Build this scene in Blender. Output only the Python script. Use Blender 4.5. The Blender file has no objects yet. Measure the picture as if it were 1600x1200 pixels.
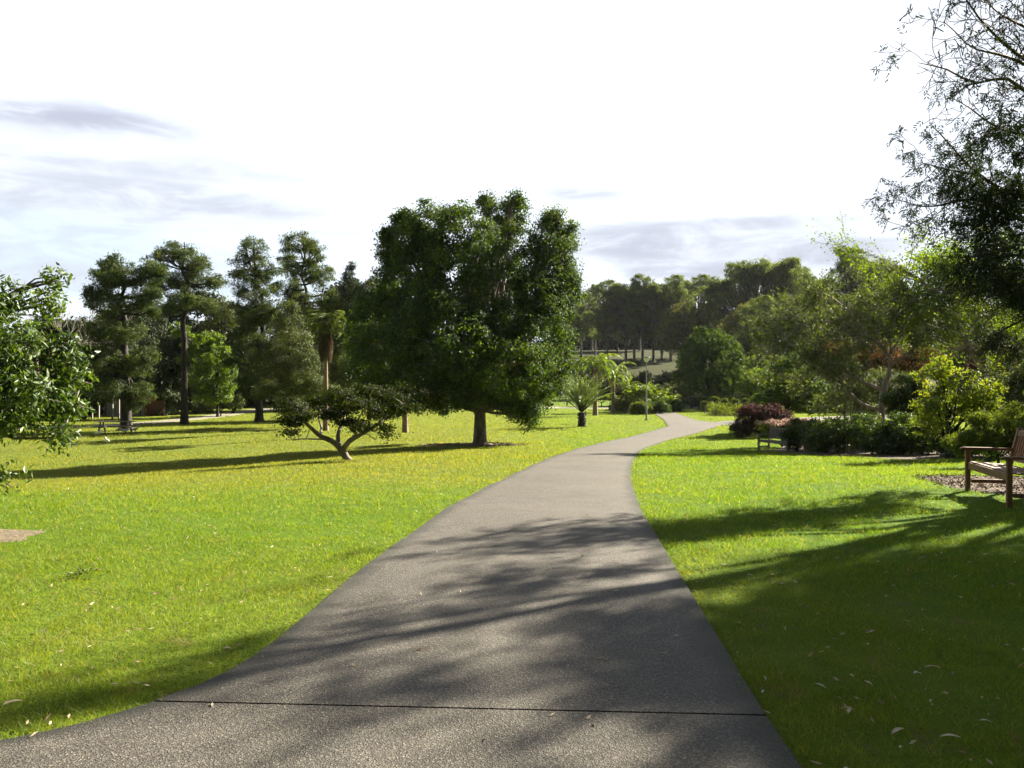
import bpy, math, random
import numpy as np
from mathutils import Vector

# ------------------------------------------------------------------ camera, sky, sun, exposure
S = bpy.context.scene
COL = S.collection
F = 1300.0            # focal length in photograph pixels (1600 wide)
CAMZ = 1.6
cam = bpy.data.cameras.new("camera"); camo = bpy.data.objects.new("camera", cam); COL.objects.link(camo)
cam.sensor_width = 36.0; cam.lens = 36.0 * F / 1600.0
cam.clip_start = 0.05; cam.clip_end = 6000
camo.location = (0, 0, CAMZ); camo.rotation_euler = (math.radians(90), 0, 0)
S.camera = camo

SUN_EL = math.radians(29); SUN_AZ = math.radians(50)
SUN_DIR = Vector((math.sin(SUN_AZ)*math.cos(SUN_EL), math.cos(SUN_AZ)*math.cos(SUN_EL), math.sin(SUN_EL)))
sl = bpy.data.lights.new("sun", 'SUN'); sl.energy = 5.0; sl.angle = math.radians(0.55); sl.color = (1.0, 0.89, 0.70)
slo = bpy.data.objects.new("sun", sl); COL.objects.link(slo)
slo.rotation_euler = SUN_DIR.to_track_quat('Z', 'Y').to_euler(); slo.location = (60, 50, 60)

S.view_settings.view_transform = 'Standard'; S.view_settings.look = 'None'
S.view_settings.gamma = 1.0; S.view_settings.exposure = 2.3
S.view_settings.use_curve_mapping = False
S.cycles.max_bounces = 6; S.cycles.diffuse_bounces = 3; S.cycles.glossy_bounces = 2
S.cycles.transmission_bounces = 4; S.cycles.transparent_max_bounces = 4
S.cycles.use_denoising = True
S.cycles.sample_clamp_indirect = 4.0

W = bpy.data.worlds.new("World"); S.world = W; W.use_nodes = True
wt = W.node_tree; wt.nodes.clear()
def N(t, typ, **kw):
    n = t.nodes.new(typ)
    for k, v in kw.items(): setattr(n, k, v)
    return n
def lnk(t, a, b): t.links.new(a, b)
def mth(t, op, a, b=None, c=None, clamp=False):
    n = N(t, 'ShaderNodeMath', operation=op); n.use_clamp = clamp
    for i, v in enumerate((a, b, c)):
        if v is None: continue
        if isinstance(v, (int, float)): n.inputs[i].default_value = v
        else: lnk(t, v, n.inputs[i])
    return n.outputs[0]
def mixc(t, f, a, b, mode='MIX'):
    n = N(t, 'ShaderNodeMix', data_type='RGBA', blend_type=mode)
    for i, v in ((0, f), (6, a), (7, b)):
        if isinstance(v, (int, float)): n.inputs[i].default_value = v
        elif isinstance(v, (tuple, list)): n.inputs[i].default_value = (*v, 1)
        else: lnk(t, v, n.inputs[i])
    return n.outputs[2]
def noise(t, vec, scale, detail=3, rough=.5, dist=0):
    n = N(t, 'ShaderNodeTexNoise'); n.inputs['Scale'].default_value = scale
    n.inputs['Detail'].default_value = detail; n.inputs['Roughness'].default_value = rough
    n.inputs['Distortion'].default_value = dist
    if vec is not None: lnk(t, vec, n.inputs['Vector'])
    return n.outputs['Fac']
def rng_(t, v, a, b, c=0., d=1., smooth=True):
    n = N(t, 'ShaderNodeMapRange', interpolation_type='SMOOTHSTEP' if smooth else 'LINEAR')
    n.clamp = True if not smooth else n.clamp
    lnk(t, v, n.inputs[0])
    for i, x in enumerate((a, b, c, d)): n.inputs[i+1].default_value = x
    return n.outputs[0]

sky = N(wt, 'ShaderNodeTexSky', sky_type='NISHITA'); sky.sun_disc = False
sky.sun_elevation = SUN_EL; sky.sun_rotation = SUN_AZ; sky.air_density = 1.0; sky.dust_density = 1.5
tc = N(wt, 'ShaderNodeTexCoord'); sep = N(wt, 'ShaderNodeSeparateXYZ'); lnk(wt, tc.outputs['Generated'], sep.inputs[0])
gx, gy, gz = sep.outputs
azm = mth(wt, 'ARCTAN2', gx, gy)                     # azimuth from straight ahead, radians
el = mth(wt, 'ARCSINE', gz)
# clouds lie in thin layers: stretch sideways near the horizon
cv = N(wt, 'ShaderNodeCombineXYZ'); lnk(wt, mth(wt, 'MULTIPLY', azm, 3.2), cv.inputs[0]); lnk(wt, mth(wt, 'MULTIPLY', el, 15), cv.inputs[1])
n_big = noise(wt, cv.outputs[0], 0.9, 5, .55, .4)
cv2 = N(wt, 'ShaderNodeCombineXYZ'); lnk(wt, mth(wt, 'MULTIPLY', azm, 3.5), cv2.inputs[0]); lnk(wt, mth(wt, 'MULTIPLY', el, 30), cv2.inputs[1]); cv2.inputs[2].default_value = 4.4
n_str = noise(wt, cv2.outputs[0], 1.0, 5, .55, .3)
def blob(a0, e0, ra, re, amp=1.0):
    """a cloud bank centred on one compass direction and height"""
    w = mth(wt, 'MULTIPLY', mth(wt, 'SUBTRACT', n_big, .5), 1.3)
    da = mth(wt, 'DIVIDE', mth(wt, 'SUBTRACT', azm, a0), ra); de = mth(wt, 'DIVIDE', mth(wt, 'SUBTRACT', el, e0), re)
    r = mth(wt, 'ADD', mth(wt, 'SQRT', mth(wt, 'ADD', mth(wt, 'MULTIPLY', da, da), mth(wt, 'MULTIPLY', de, de))), w)
    r = mth(wt, 'ADD', r, mth(wt, 'MULTIPLY', mth(wt, 'SUBTRACT', n_str, .5), 2.2))
    return mth(wt, 'MULTIPLY', rng_(wt, r, 1.25, .05), amp)
def px_dir(px, py): 
    x = (px-800)/F; z = (600-py)/F
    return math.atan2(x, 1), math.asin(z/math.sqrt(x*x+1+z*z))
def bl(px, py, rx, ry, amp=1.0):
    a, e = px_dir(px, py); return blob(a, e, rx/F, ry/F, amp)
def mx(*s):
    o = s[0]
    for q in s[1:]: o = mth(wt, 'MAXIMUM', o, q)
    return o
cover = rng_(wt, mth(wt, 'ADD', n_big, mth(wt, 'MULTIPLY', n_str, .35)), .50, .66)     # white cloud
left_open = mx(bl(60, 400, 420, 75, .8), bl(300, 380, 330, 45, .55), bl(1000, 220, 190, 50, .22), bl(1330, 90, 120, 60, .15))
cover = mth(wt, 'MAXIMUM', cover, rng_(wt, el, .12, .22))
cover = mth(wt, 'MAXIMUM', cover, rng_(wt, azm, -.12, .02))
cover = mth(wt, 'MULTIPLY', cover, mth(wt, 'SUBTRACT', 1.0, left_open))
grey = mx(bl(110, 185, 190, 26, .9), bl(60, 250, 160, 26, .45), bl(150, 300, 420, 70, .38), bl(60, 400, 300, 50, .3), bl(180, 318, 200, 14, .55), bl(330, 345, 160, 10, .4),
          bl(1000, 385, 170, 34, .85), bl(1290, 400, 110, 30, .9), bl(1130, 352, 170, 12, .6), bl(900, 305, 110, 16, .55), bl(1100, 425, 220, 18, .8))
cv3 = N(wt, 'ShaderNodeCombineXYZ'); lnk(wt, mth(wt, 'MULTIPLY', azm, 11), cv3.inputs[0]); lnk(wt, mth(wt, 'MULTIPLY', el, 34), cv3.inputs[1]); cv3.inputs[2].default_value = 9.1
n_f = noise(wt, cv3.outputs[0], 1.0, 7, .6, .5)
grey = mth(wt, 'MULTIPLY', grey, rng_(wt, n_f, .36, .62, .30, 1.15), clamp=True)
cl_col = mixc(wt, grey, (2.25, 2.42, 2.72), (1.17, 1.23, 1.48))
hz = mixc(wt, rng_(wt, el, .35, .05), sky.outputs[0], (1.45, 1.82, 2.1))      # thin bright veil low in the sky
fin = mixc(wt, cover, hz, cl_col)
mild = mx(bl(170, 310, 560, 95, .85), bl(60, 405, 420, 60, .8), bl(1130, 395, 460, 62, .85), bl(980, 235, 300, 60, .35), bl(1500, 60, 160, 90, .45), bl(60, 190, 330, 50, .6), bl(1330, 340, 200, 60, .5))
mild = mth(wt, 'MULTIPLY', mild, rng_(wt, n_f, .30, .66, .35, 1.05), clamp=True)
fin = mixc(wt, mild, fin, (1.57, 1.69, 1.87))
fin = mixc(wt, mth(wt, 'MULTIPLY', grey, .85), fin, (1.20, 1.28, 1.55))
# the unseen sky behind the viewer and overhead is dimmed to cut fill light
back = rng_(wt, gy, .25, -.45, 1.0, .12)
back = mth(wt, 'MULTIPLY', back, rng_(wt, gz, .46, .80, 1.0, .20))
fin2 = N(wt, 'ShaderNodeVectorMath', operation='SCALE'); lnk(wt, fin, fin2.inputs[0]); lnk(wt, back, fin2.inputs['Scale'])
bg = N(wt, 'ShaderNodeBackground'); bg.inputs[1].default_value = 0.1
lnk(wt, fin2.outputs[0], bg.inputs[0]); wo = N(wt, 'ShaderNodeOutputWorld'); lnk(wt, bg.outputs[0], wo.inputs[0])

# ------------------------------------------------------------------ helpers
RS = np.random.RandomState
def sstep(a, b, x):
    t = np.clip((x-a)/(b-a), 0, 1); return t*t*(3-2*t)
_k = np.array([-60, 0, 6, 9, 12, 22, 32, 40, 48, 60, 100, 120, 135, 150, 190, 230, 300, 600, 4000.])
_v = np.array([0, 0, 0, -.02, -.10, -.55, -1.08, -1.38, -1.5, -1.5, -1.5, -1.42, -.6, 1.3, 7.0, 10.6, 15, 22, 22.])
_dx = np.linspace(-60, 700, 7601); _dv = np.interp(_dx, _k, _v)
_w = np.hanning(41); _w /= _w.sum(); _pad = np.pad(_dv, 20, mode='edge'); _dv = np.convolve(_pad, _w, 'valid')
def T(x, y):
    x = np.asarray(x, float); y = np.asarray(y, float)
    z = np.interp(y, _dx, _dv)
    z = z - .62*sstep(-3, -15, x)*sstep(11, 24, y)*(1-sstep(32, 55, y))
    z = z + .25*sstep(6, 22, x)*sstep(18, 30, y)*(1-sstep(60, 90, y))
    z = z + .12*sstep(2.5, 7, x)*sstep(9, 13, y)*(1-sstep(15, 22, y))
    z = z + .018*np.sin(x*1.3+.7*y)*np.sin(y*.9-1)*sstep(4, 8, y)*(1-sstep(30, 50, y))
    return z
def ghit(px, py):
    d = np.concatenate([np.linspace(1, 60, 3000), np.linspace(60, 400, 3000)])
    x = (px-800)/F*d; z = CAMZ-(py-600)/F*d
    below = np.nonzero(z < T(x, d))[0]
    dd = d[below[0]] if len(below) else 400.
    return np.array([(px-800)/F*dd, dd, float(T((px-800)/F*dd, dd))])
def at(px, py, d): return np.array([(px-800)/F*d, d, CAMZ-(py-600)/F*d])
def gnd(px, d): x = (px-800)/F*d; return np.array([x, d, float(T(x, d))])

def newmesh(name, V, faces, fattr=None, smooth=False):
    """faces: int array (n,3) or (n,4), or a list of such arrays"""
    V = np.asarray(V, np.float32)
    if not isinstance(faces, list): faces = [faces]
    faces = [np.asarray(f, np.int32) for f in faces if len(f)]
    me = bpy.data.meshes.new(name)
    me.vertices.add(len(V)); me.vertices.foreach_set('co', V.ravel())
    lt = np.concatenate([np.full(len(f), f.shape[1], np.int32) for f in faces])
    li = np.concatenate([f.ravel() for f in faces])
    me.loops.add(len(li)); me.loops.foreach_set('vertex_index', li)
    me.polygons.add(len(lt)); me.polygons.foreach_set('loop_start', np.concatenate([[0], np.cumsum(lt)[:-1]]).astype(np.int32))
    if fattr is not None:
        a = me.attributes.new('v', 'FLOAT', 'FACE'); a.data.foreach_set('value', np.asarray(fattr, np.float32))
    me.update(calc_edges=True)
    me.polygons.foreach_set('use_smooth', np.full(len(lt), bool(smooth)))
    me.validate()
    return me
def link(name, me, mat=None, parent=None, loc=None):
    o = bpy.data.objects.new(name, me); COL.objects.link(o)
    if mat and not me.materials: me.materials.append(mat)
    if parent is not None: o.parent = parent
    if loc is not None: o.location = loc
    return o
def tag(o, label=None, cat=None, group=None, kind=None):
    if label: o['label'] = label
    if cat: o['category'] = cat
    if group: o['group'] = group
    if kind: o['kind'] = kind
    return o
def root(name, loc, label, cat, group=None, rz=0, sc=None):
    o = bpy.data.objects.new(name, None); COL.objects.link(o); o.location = loc; o.rotation_euler = (0, 0, rz)
    if sc is not None: o.scale = (sc,)*3 if isinstance(sc, (int, float)) else sc
    o.empty_display_size = .3
    return tag(o, label, cat, group)
def dup(src, loc, label, rz=0, sc=1.0, group=None):
    r = src.copy(); COL.objects.link(r); r.location = loc; r.rotation_euler = (0, 0, rz)
    r.scale = (sc,)*3 if isinstance(sc, (int, float)) else sc
    r['label'] = label
    if group: r['group'] = group
    for ch in [c for c in bpy.data.objects if c.parent == src]:
        c = ch.copy(); COL.objects.link(c); c.parent = r
    return r

class Acc:
    """collects tubes and boxes into one mesh"""
    def __init__(s): s.V = []; s.Q = []; s.n = 0
    def add(s, V, Q): s.V.append(V); s.Q.append(Q+s.n); s.n += len(V)
    def tube(s, P, R, k=5, cap=False):
        P = np.asarray(P, float); n = len(P); R = np.broadcast_to(np.asarray(R, float), (n,))
        D = np.gradient(P, axis=0); D /= np.linalg.norm(D, axis=1)[:, None]+1e-9
        ref = np.array([.31, .17, .93]) if abs(D[0][2]) < .8 else np.array([.93, .31, .17])
        A = np.cross(D, ref); A /= np.linalg.norm(A, axis=1)[:, None]+1e-9; B = np.cross(D, A)
        t = np.arange(k)*2*math.pi/k
        V = (P[:, None] + R[:, None, None]*(np.cos(t)[None, :, None]*A[:, None]+np.sin(t)[None, :, None]*B[:, None])).reshape(-1, 3)
        i = np.arange(n-1)[:, None]*k; j = np.arange(k)[None]; j2 = (j+1) % k
        Q = np.stack([i+j, i+j2, i+k+j2, i+k+j], -1).reshape(-1, 4)
        s.add(V, Q)
        if cap:
            for e in (0, n-1):
                c = len(V); VV = np.vstack([V[e*k:(e+1)*k], P[e][None]])
                jj = np.arange(k); s.add(VV, np.stack([jj, (jj+1) % k, np.full(k, k), np.full(k, k)], -1)[:, :4])
    def box(s, c, sz, rz=0., rx=0., ry=0., taper=1.0):
        x, y, z = np.array(sz)/2.
        V = np.array([[-x, -y, -z], [x, -y, -z], [x, y, -z], [-x, y, -z], [-x*taper, -y*taper, z], [x*taper, -y*taper, z], [x*taper, y*taper, z], [-x*taper, y*taper, z]], float)
        def R(a, i, j):
            m = np.eye(3); m[i, i] = m[j, j] = math.cos(a); m[i, j] = -math.sin(a); m[j, i] = math.sin(a); return m
        M = R(rz, 0, 1) @ R(rx, 1, 2) @ R(ry, 2, 0)
        V = V @ M.T + np.array(c)
        s.add(V, np.array([[3, 2, 1, 0], [4, 5, 6, 7], [0, 1, 5, 4], [1, 2, 6, 5], [2, 3, 7, 6], [3, 0, 4, 7]]))
    def build(s, name, mat, parent=None, smooth=False, off=None, bevel=0):
        V = np.vstack(s.V)
        if off is not None: V = V-np.array(off)
        Q = np.vstack(s.Q); tri = Q[:, 2] == Q[:, 3]
        fs = [Q[~tri]]
        if tri.any(): fs.append(Q[tri][:, :3])
        me = newmesh(name, V, fs, smooth=smooth)
        o = link(name, me, mat, parent)
        if bevel:
            b = o.modifiers.new('bevel', 'BEVEL'); b.width = bevel; b.segments = 2; b.limit_method = 'ANGLE'
        return o

def unit(v): return v/(np.linalg.norm(v, axis=-1, keepdims=True)+1e-9)
def leaf_quads(C, A, Lg, Wd, rs, fold=.15, Nn=None):
    """diamond leaves: base C, direction A, length, width"""
    n = len(C); A = unit(A); s = unit(np.cross(A, rs.normal(size=(n, 3)) if Nn is None else Nn)); nn = np.cross(A, s)
    Lg = np.broadcast_to(Lg, (n,))[:, None]; Wd = np.broadcast_to(Wd, (n,))[:, None]
    V = np.stack([C, C+A*Lg*.45+s*Wd*.5+nn*Wd*fold, C+A*Lg, C+A*Lg*.45-s*Wd*.5+nn*Wd*fold], 1).reshape(-1, 3)
    Q = np.arange(n*4).reshape(n, 4)
    return V, Q

# ------------------------------------------------------------------ materials
def mat(name):
    m = bpy.data.materials.new(name); m.use_nodes = True; t = m.node_tree; t.nodes.clear()
    o = N(t, 'ShaderNodeOutputMaterial'); return m, t, o
def leafmat(name, dark, mid, light, transl=.42, gloss=.06, rough=.42, tcol=(1.25, 1.3, .45)):
    m, t, o = mat(name)
    at_ = N(t, 'ShaderNodeAttribute', attribute_name='v')
    oi = N(t, 'ShaderNodeObjectInfo')
    tcn = N(t, 'ShaderNodeTexCoord')
    nz = noise(t, tcn.outputs['Object'], .9, 2)
    v = mth(t, 'ADD', mth(t, 'MULTIPLY', at_.outputs['Fac'], .75), mth(t, 'MULTIPLY', nz, .4))
    v = mth(t, 'ADD', v, mth(t, 'MULTIPLY', mth(t, 'SUBTRACT', oi.outputs['Random'], .5), .15))
    r = N(t, 'ShaderNodeValToRGB'); lnk(t, v, r.inputs[0])
    e = r.color_ramp.elements; e[0].position = .15; e[0].color = (*dark, 1); e[1].position = 1.0; e[1].color = (*light, 1)
    k = e.new(.6); k.color = (*mid, 1)
    df = N(t, 'ShaderNodeBsdfDiffuse'); lnk(t, r.outputs[0], df.inputs[0])
    tr = N(t, 'ShaderNodeBsdfTranslucent'); lnk(t, mixc(t, 1.0, r.outputs[0], tcol, 'MULTIPLY'), tr.inputs[0])
    m1 = N(t, 'ShaderNodeMixShader'); m1.inputs[0].default_value = transl; lnk(t, df.outputs[0], m1.inputs[1]); lnk(t, tr.outputs[0], m1.inputs[2])
    gl = N(t, 'ShaderNodeBsdfGlossy'); gl.inputs['Roughness'].default_value = rough+.08; gl.inputs[0].default_value = (.55, .6, .6, 1)
    m2 = N(t, 'ShaderNodeMixShader'); m2.inputs[0].default_value = gloss; lnk(t, m1.outputs[0], m2.inputs[1]); lnk(t, gl.outputs[0], m2.inputs[2])
    lnk(t, m2.outputs[0], o.inputs[0]); return m
def barkmat(name, a, b, scale=6, bump=.4):
    m, t, o = mat(name); tcn = N(t, 'ShaderNodeTexCoord'); mp = N(t, 'ShaderNodeMapping'); mp.inputs['Scale'].default_value = (1, 1, .25)
    lnk(t, tcn.outputs['Object'], mp.inputs[0]); nz = noise(t, mp.outputs[0], scale, 5, .65)
    p = N(t, 'ShaderNodeBsdfPrincipled'); lnk(t, mixc(t, rng_(t, nz, .3, .7), a, b), p.inputs['Base Color']); p.inputs['Roughness'].default_value = .85
    bp = N(t, 'ShaderNodeBump'); bp.inputs['Strength'].default_value = bump; bp.inputs['Distance'].default_value = .05; lnk(t, nz, bp.inputs['Height']); lnk(t, bp.outputs[0], p.inputs['Normal'])
    lnk(t, p.outputs[0], o.inputs[0]); return m
def plain(name, c, rough=.6, metal=0, var=.25, scale=8):
    m, t, o = mat(name); tcn = N(t, 'ShaderNodeTexCoord'); nz = noise(t, tcn.outputs['Object'], scale, 4, .6)
    p = N(t, 'ShaderNodeBsdfPrincipled'); c2 = tuple(x*(1-var) for x in c)
    lnk(t, mixc(t, nz, c2, tuple(min(1, x*(1+var)) for x in c)), p.inputs['Base Color']); p.inputs['Roughness'].default_value = rough; p.inputs['Metallic'].default_value = metal
    lnk(t, p.outputs[0], o.inputs[0]); return m

G_A = (.106, .182, .010); G_B = (.142, .200, .020); G_DRY = (.158, .166, .045); G_LUSH = (.080, .178, .006)
def lawn_color(t):
    g = N(t, 'ShaderNodeNewGeometry'); sp = N(t, 'ShaderNodeSeparateXYZ'); lnk(t, g.outputs['Position'], sp.inputs[0])
    cb = N(t, 'ShaderNodeCombineXYZ'); lnk(t, sp.outputs[0], cb.inputs[0]); lnk(t, sp.outputs[1], cb.inputs[1]); P = cb.outputs[0]
    n1 = noise(t, P, .22, 3); n2 = noise(t, P, 1.6, 4, .6); n3 = noise(t, P, 7, 3, .6)
    v = mth(t, 'ADD', mth(t, 'ADD', mth(t, 'MULTIPLY', n1, .5), mth(t, 'MULTIPLY', n2, .35)), mth(t, 'MULTIPLY', n3, .25))
    c = mixc(t, rng_(t, v, .40, .68), G_A, G_B)
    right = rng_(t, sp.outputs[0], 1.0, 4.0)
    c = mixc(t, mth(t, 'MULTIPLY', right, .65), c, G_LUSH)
    n5 = noise(t, P, 3.4, 4, .65, .8)
    c = mixc(t, rng_(t, n5, .57, .72, 0, .8), c, (.17, .15, .055))
    n6 = noise(t, P, .75, 4, .6, .5)
    c = mixc(t, rng_(t, n6, .54, .70, 0, .35), c, (.070, .14, .007))
    c = mixc(t, rng_(t, n5, .40, .27, 0, .6), c, (.040, .105, .006))
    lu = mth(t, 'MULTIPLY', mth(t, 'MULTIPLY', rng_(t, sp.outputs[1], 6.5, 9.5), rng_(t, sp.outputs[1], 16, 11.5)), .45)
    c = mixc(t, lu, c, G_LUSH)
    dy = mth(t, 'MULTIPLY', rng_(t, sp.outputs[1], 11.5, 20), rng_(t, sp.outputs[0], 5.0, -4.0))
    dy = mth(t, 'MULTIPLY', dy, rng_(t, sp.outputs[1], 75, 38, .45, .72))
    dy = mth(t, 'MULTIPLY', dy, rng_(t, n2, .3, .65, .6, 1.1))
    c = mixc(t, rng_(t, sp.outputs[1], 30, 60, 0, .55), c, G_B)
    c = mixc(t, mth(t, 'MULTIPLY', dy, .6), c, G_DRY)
    far = rng_(t, sp.outputs[1], 122, 150)          # rough unmown hillside, its colour darkened to stand for tree shade
    c = mixc(t, far, c, (.034, .040, .013))
    return c, n2, n3, P
def ground_mat():
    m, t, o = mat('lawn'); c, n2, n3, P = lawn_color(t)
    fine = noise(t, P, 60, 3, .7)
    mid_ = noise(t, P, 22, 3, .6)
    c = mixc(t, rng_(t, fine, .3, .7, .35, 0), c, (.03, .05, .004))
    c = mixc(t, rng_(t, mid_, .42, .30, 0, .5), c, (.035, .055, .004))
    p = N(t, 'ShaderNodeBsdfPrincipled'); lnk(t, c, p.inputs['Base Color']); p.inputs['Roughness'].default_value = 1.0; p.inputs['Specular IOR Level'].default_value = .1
    bp = N(t, 'ShaderNodeBump'); bp.inputs['Strength'].default_value = .9; bp.inputs['Distance'].default_value = .05
    lnk(t, mth(t, 'ADD', mth(t, 'ADD', fine, mid_), mth(t, 'MULTIPLY', n3, 1.5)), bp.inputs['Height']); lnk(t, bp.outputs[0], p.inputs['Normal'])
    lnk(t, p.outputs[0], o.inputs[0]); return m
def grass_mat():
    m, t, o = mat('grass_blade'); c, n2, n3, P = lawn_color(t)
    a = N(t, 'ShaderNodeAttribute', attribute_name='v')
    c = mixc(t, rng_(t, a.outputs['Fac'], .90, .97, 0, .7, False), c, (.27, .22, .10))
    k = N(t, 'ShaderNodeVectorMath', operation='SCALE'); lnk(t, c, k.inputs[0]); lnk(t, rng_(t, a.outputs['Fac'], 0, .93, .62, 1.3, False), k.inputs['Scale'])
    df = N(t, 'ShaderNodeBsdfDiffuse'); lnk(t, k.outputs[0], df.inputs[0])
    tr = N(t, 'ShaderNodeBsdfTranslucent'); lnk(t, mixc(t, 1.0, k.outputs[0], (2.0, 1.65, .6), 'MULTIPLY'), tr.inputs[0])
    m1 = N(t, 'ShaderNodeMixShader'); m1.inputs[0].default_value = .5; lnk(t, df.outputs[0], m1.inputs[1]); lnk(t, tr.outputs[0], m1.inputs[2])
    gl = N(t, 'ShaderNodeBsdfGlossy'); gl.inputs['Roughness'].default_value = .5
    m2 = N(t, 'ShaderNodeMixShader'); m2.inputs[0].default_value = .02; lnk(t, m1.outputs[0], m2.inputs[1]); lnk(t, gl.outputs[0], m2.inputs[2])
    lnk(t, m2.outputs[0], o.inputs[0]); return m
def concrete_mat():
    m, t, o = mat('exposed_aggregate_concrete'); g = N(t, 'ShaderNodeNewGeometry'); P = g.outputs['Position']
    n1 = noise(t, P, .35, 4, .55); n2 = noise(t, P, 2.2, 5, .6, .5); n3 = noise(t, P, 60, 3, .8); vo = N(t, 'ShaderNodeTexVoronoi'); vo.inputs['Scale'].default_value = 130; lnk(t, P, vo.inputs['Vector'])
    n4 = noise(t, P, 160, 2, .7)
    c = mixc(t, rng_(t, n1, .35, .65), (.064, .057, .047), (.094, .084, .068))
    c = mixc(t, rng_(t, n2, .35, .7, 0, .7), c, (.118, .110, .095))
    st_ = noise(t, P, .9, 5, .7, 1.2); c = mixc(t, rng_(t, st_, .56, .66, 0, .45), c, (.038, .036, .032))      # old stains
    cr = N(t, 'ShaderNodeTexVoronoi', feature='DISTANCE_TO_EDGE'); cr.inputs['Scale'].default_value = .42
    wv_ = N(t, 'ShaderNodeVectorMath', operation='ADD'); lnk(t, P, wv_.inputs[0]); nn_ = N(t, 'ShaderNodeTexNoise'); nn_.inputs['Scale'].default_value = 2.5; nn_.inputs['Detail'].default_value = 6; lnk(t, P, nn_.inputs['Vector'])
    sc_ = N(t, 'ShaderNodeVectorMath', operation='SCALE'); lnk(t, nn_.outputs['Color'], sc_.inputs[0]); sc_.inputs['Scale'].default_value = .5; lnk(t, sc_.outputs[0], wv_.inputs[1]); lnk(t, wv_.outputs[0], cr.inputs['Vector'])
    c = mixc(t, mth(t, 'MULTIPLY', rng_(t, cr.outputs['Distance'], .004, .0), rng_(t, n1, .50, .58, 0, .65)), c, (.012, .012, .011))   # hairline cracks
    sc = N(t, 'ShaderNodeSeparateColor'); lnk(t, vo.outputs['Color'], sc.inputs[0])
    c = mixc(t, rng_(t, sc.outputs[0], .58, .95, 0, .75), c, (.22, .205, .175))
    c = mixc(t, rng_(t, sc.outputs[1], .70, .98, 0, .75), c, (.018, .017, .017))
    c = mixc(t, rng_(t, n3, .60, .42, 0, .7), c, (.022, .021, .020))
    c = mixc(t, rng_(t, n4, .55, .75, 0, .3), c, (.24, .225, .20))
    ed = N(t, 'ShaderNodeAttribute', attribute_name='edge')      # dirt and moss gathered along both edges
    c = mixc(t, mth(t, 'MULTIPLY', rng_(t, mth(t, 'ADD', ed.outputs['Fac'], mth(t, 'MULTIPLY', mth(t, 'SUBTRACT', n2, .5), .16)), .17, .0), .9), c, (.022, .023, .018))
    p = N(t, 'ShaderNodeBsdfPrincipled'); lnk(t, c, p.inputs['Base Color']); p.inputs['Roughness'].default_value = .75; p.inputs['Specular IOR Level'].default_value = .35
    bp = N(t, 'ShaderNodeBump'); bp.inputs['Strength'].default_value = .5; bp.inputs['Distance'].default_value = .012
    lnk(t, mth(t, 'ADD', mth(t, 'MULTIPLY', vo.outputs['Distance'], .8), n3), bp.inputs['Height']); lnk(t, bp.outputs[0], p.inputs['Normal'])
    lnk(t, p.outputs[0], o.inputs[0]); return m
def mulch_mat(a=(.055, .035, .022), b=(.14, .10, .07)):
    m, t, o = mat('mulch'); g = N(t, 'ShaderNodeNewGeometry'); P = g.outputs['Position']; n = noise(t, P, 18, 5, .7); n2 = noise(t, P, 2, 3)
    p = N(t, 'ShaderNodeBsdfPrincipled'); lnk(t, mixc(t, rng_(t, n, .35, .7), a, b), p.inputs['Base Color']); p.inputs['Roughness'].default_value = .95
    bp = N(t, 'ShaderNodeBump'); bp.inputs['Strength'].default_value = 1; bp.inputs['Distance'].default_value = .06; lnk(t, mth(t, 'ADD', n, n2), bp.inputs['Height']); lnk(t, bp.outputs[0], p.inputs['Normal'])
    lnk(t, p.outputs[0], o.inputs[0]); return m
def wood_mat(name='weathered_teak', a=(.075, .030, .012), b=(.19, .085, .035)):
    m, t, o = mat(name); tcn = N(t, 'ShaderNodeTexCoord'); mp = N(t, 'ShaderNodeMapping'); mp.inputs['Scale'].default_value = (1.5, 14, 14); lnk(t, tcn.outputs['Object'], mp.inputs[0])
    n = noise(t, mp.outputs[0], 3, 6, .65, .6); n2 = noise(t, tcn.outputs['Object'], 2.5, 3)
    c = mixc(t, rng_(t, n, .3, .7), a, b); c = mixc(t, rng_(t, n2, .5, .8, 0, .5), c, (.16, .13, .10))
    p = N(t, 'ShaderNodeBsdfPrincipled'); lnk(t, c, p.inputs['Base Color']); p.inputs['Roughness'].default_value = .6
    bp = N(t, 'ShaderNodeBump'); bp.inputs['Strength'].default_value = .3; bp.inputs['Distance'].default_value = .004; lnk(t, n, bp.inputs['Height']); lnk(t, bp.outputs[0], p.inputs['Normal'])
    lnk(t, p.outputs[0], o.inputs[0]); return m

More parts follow.
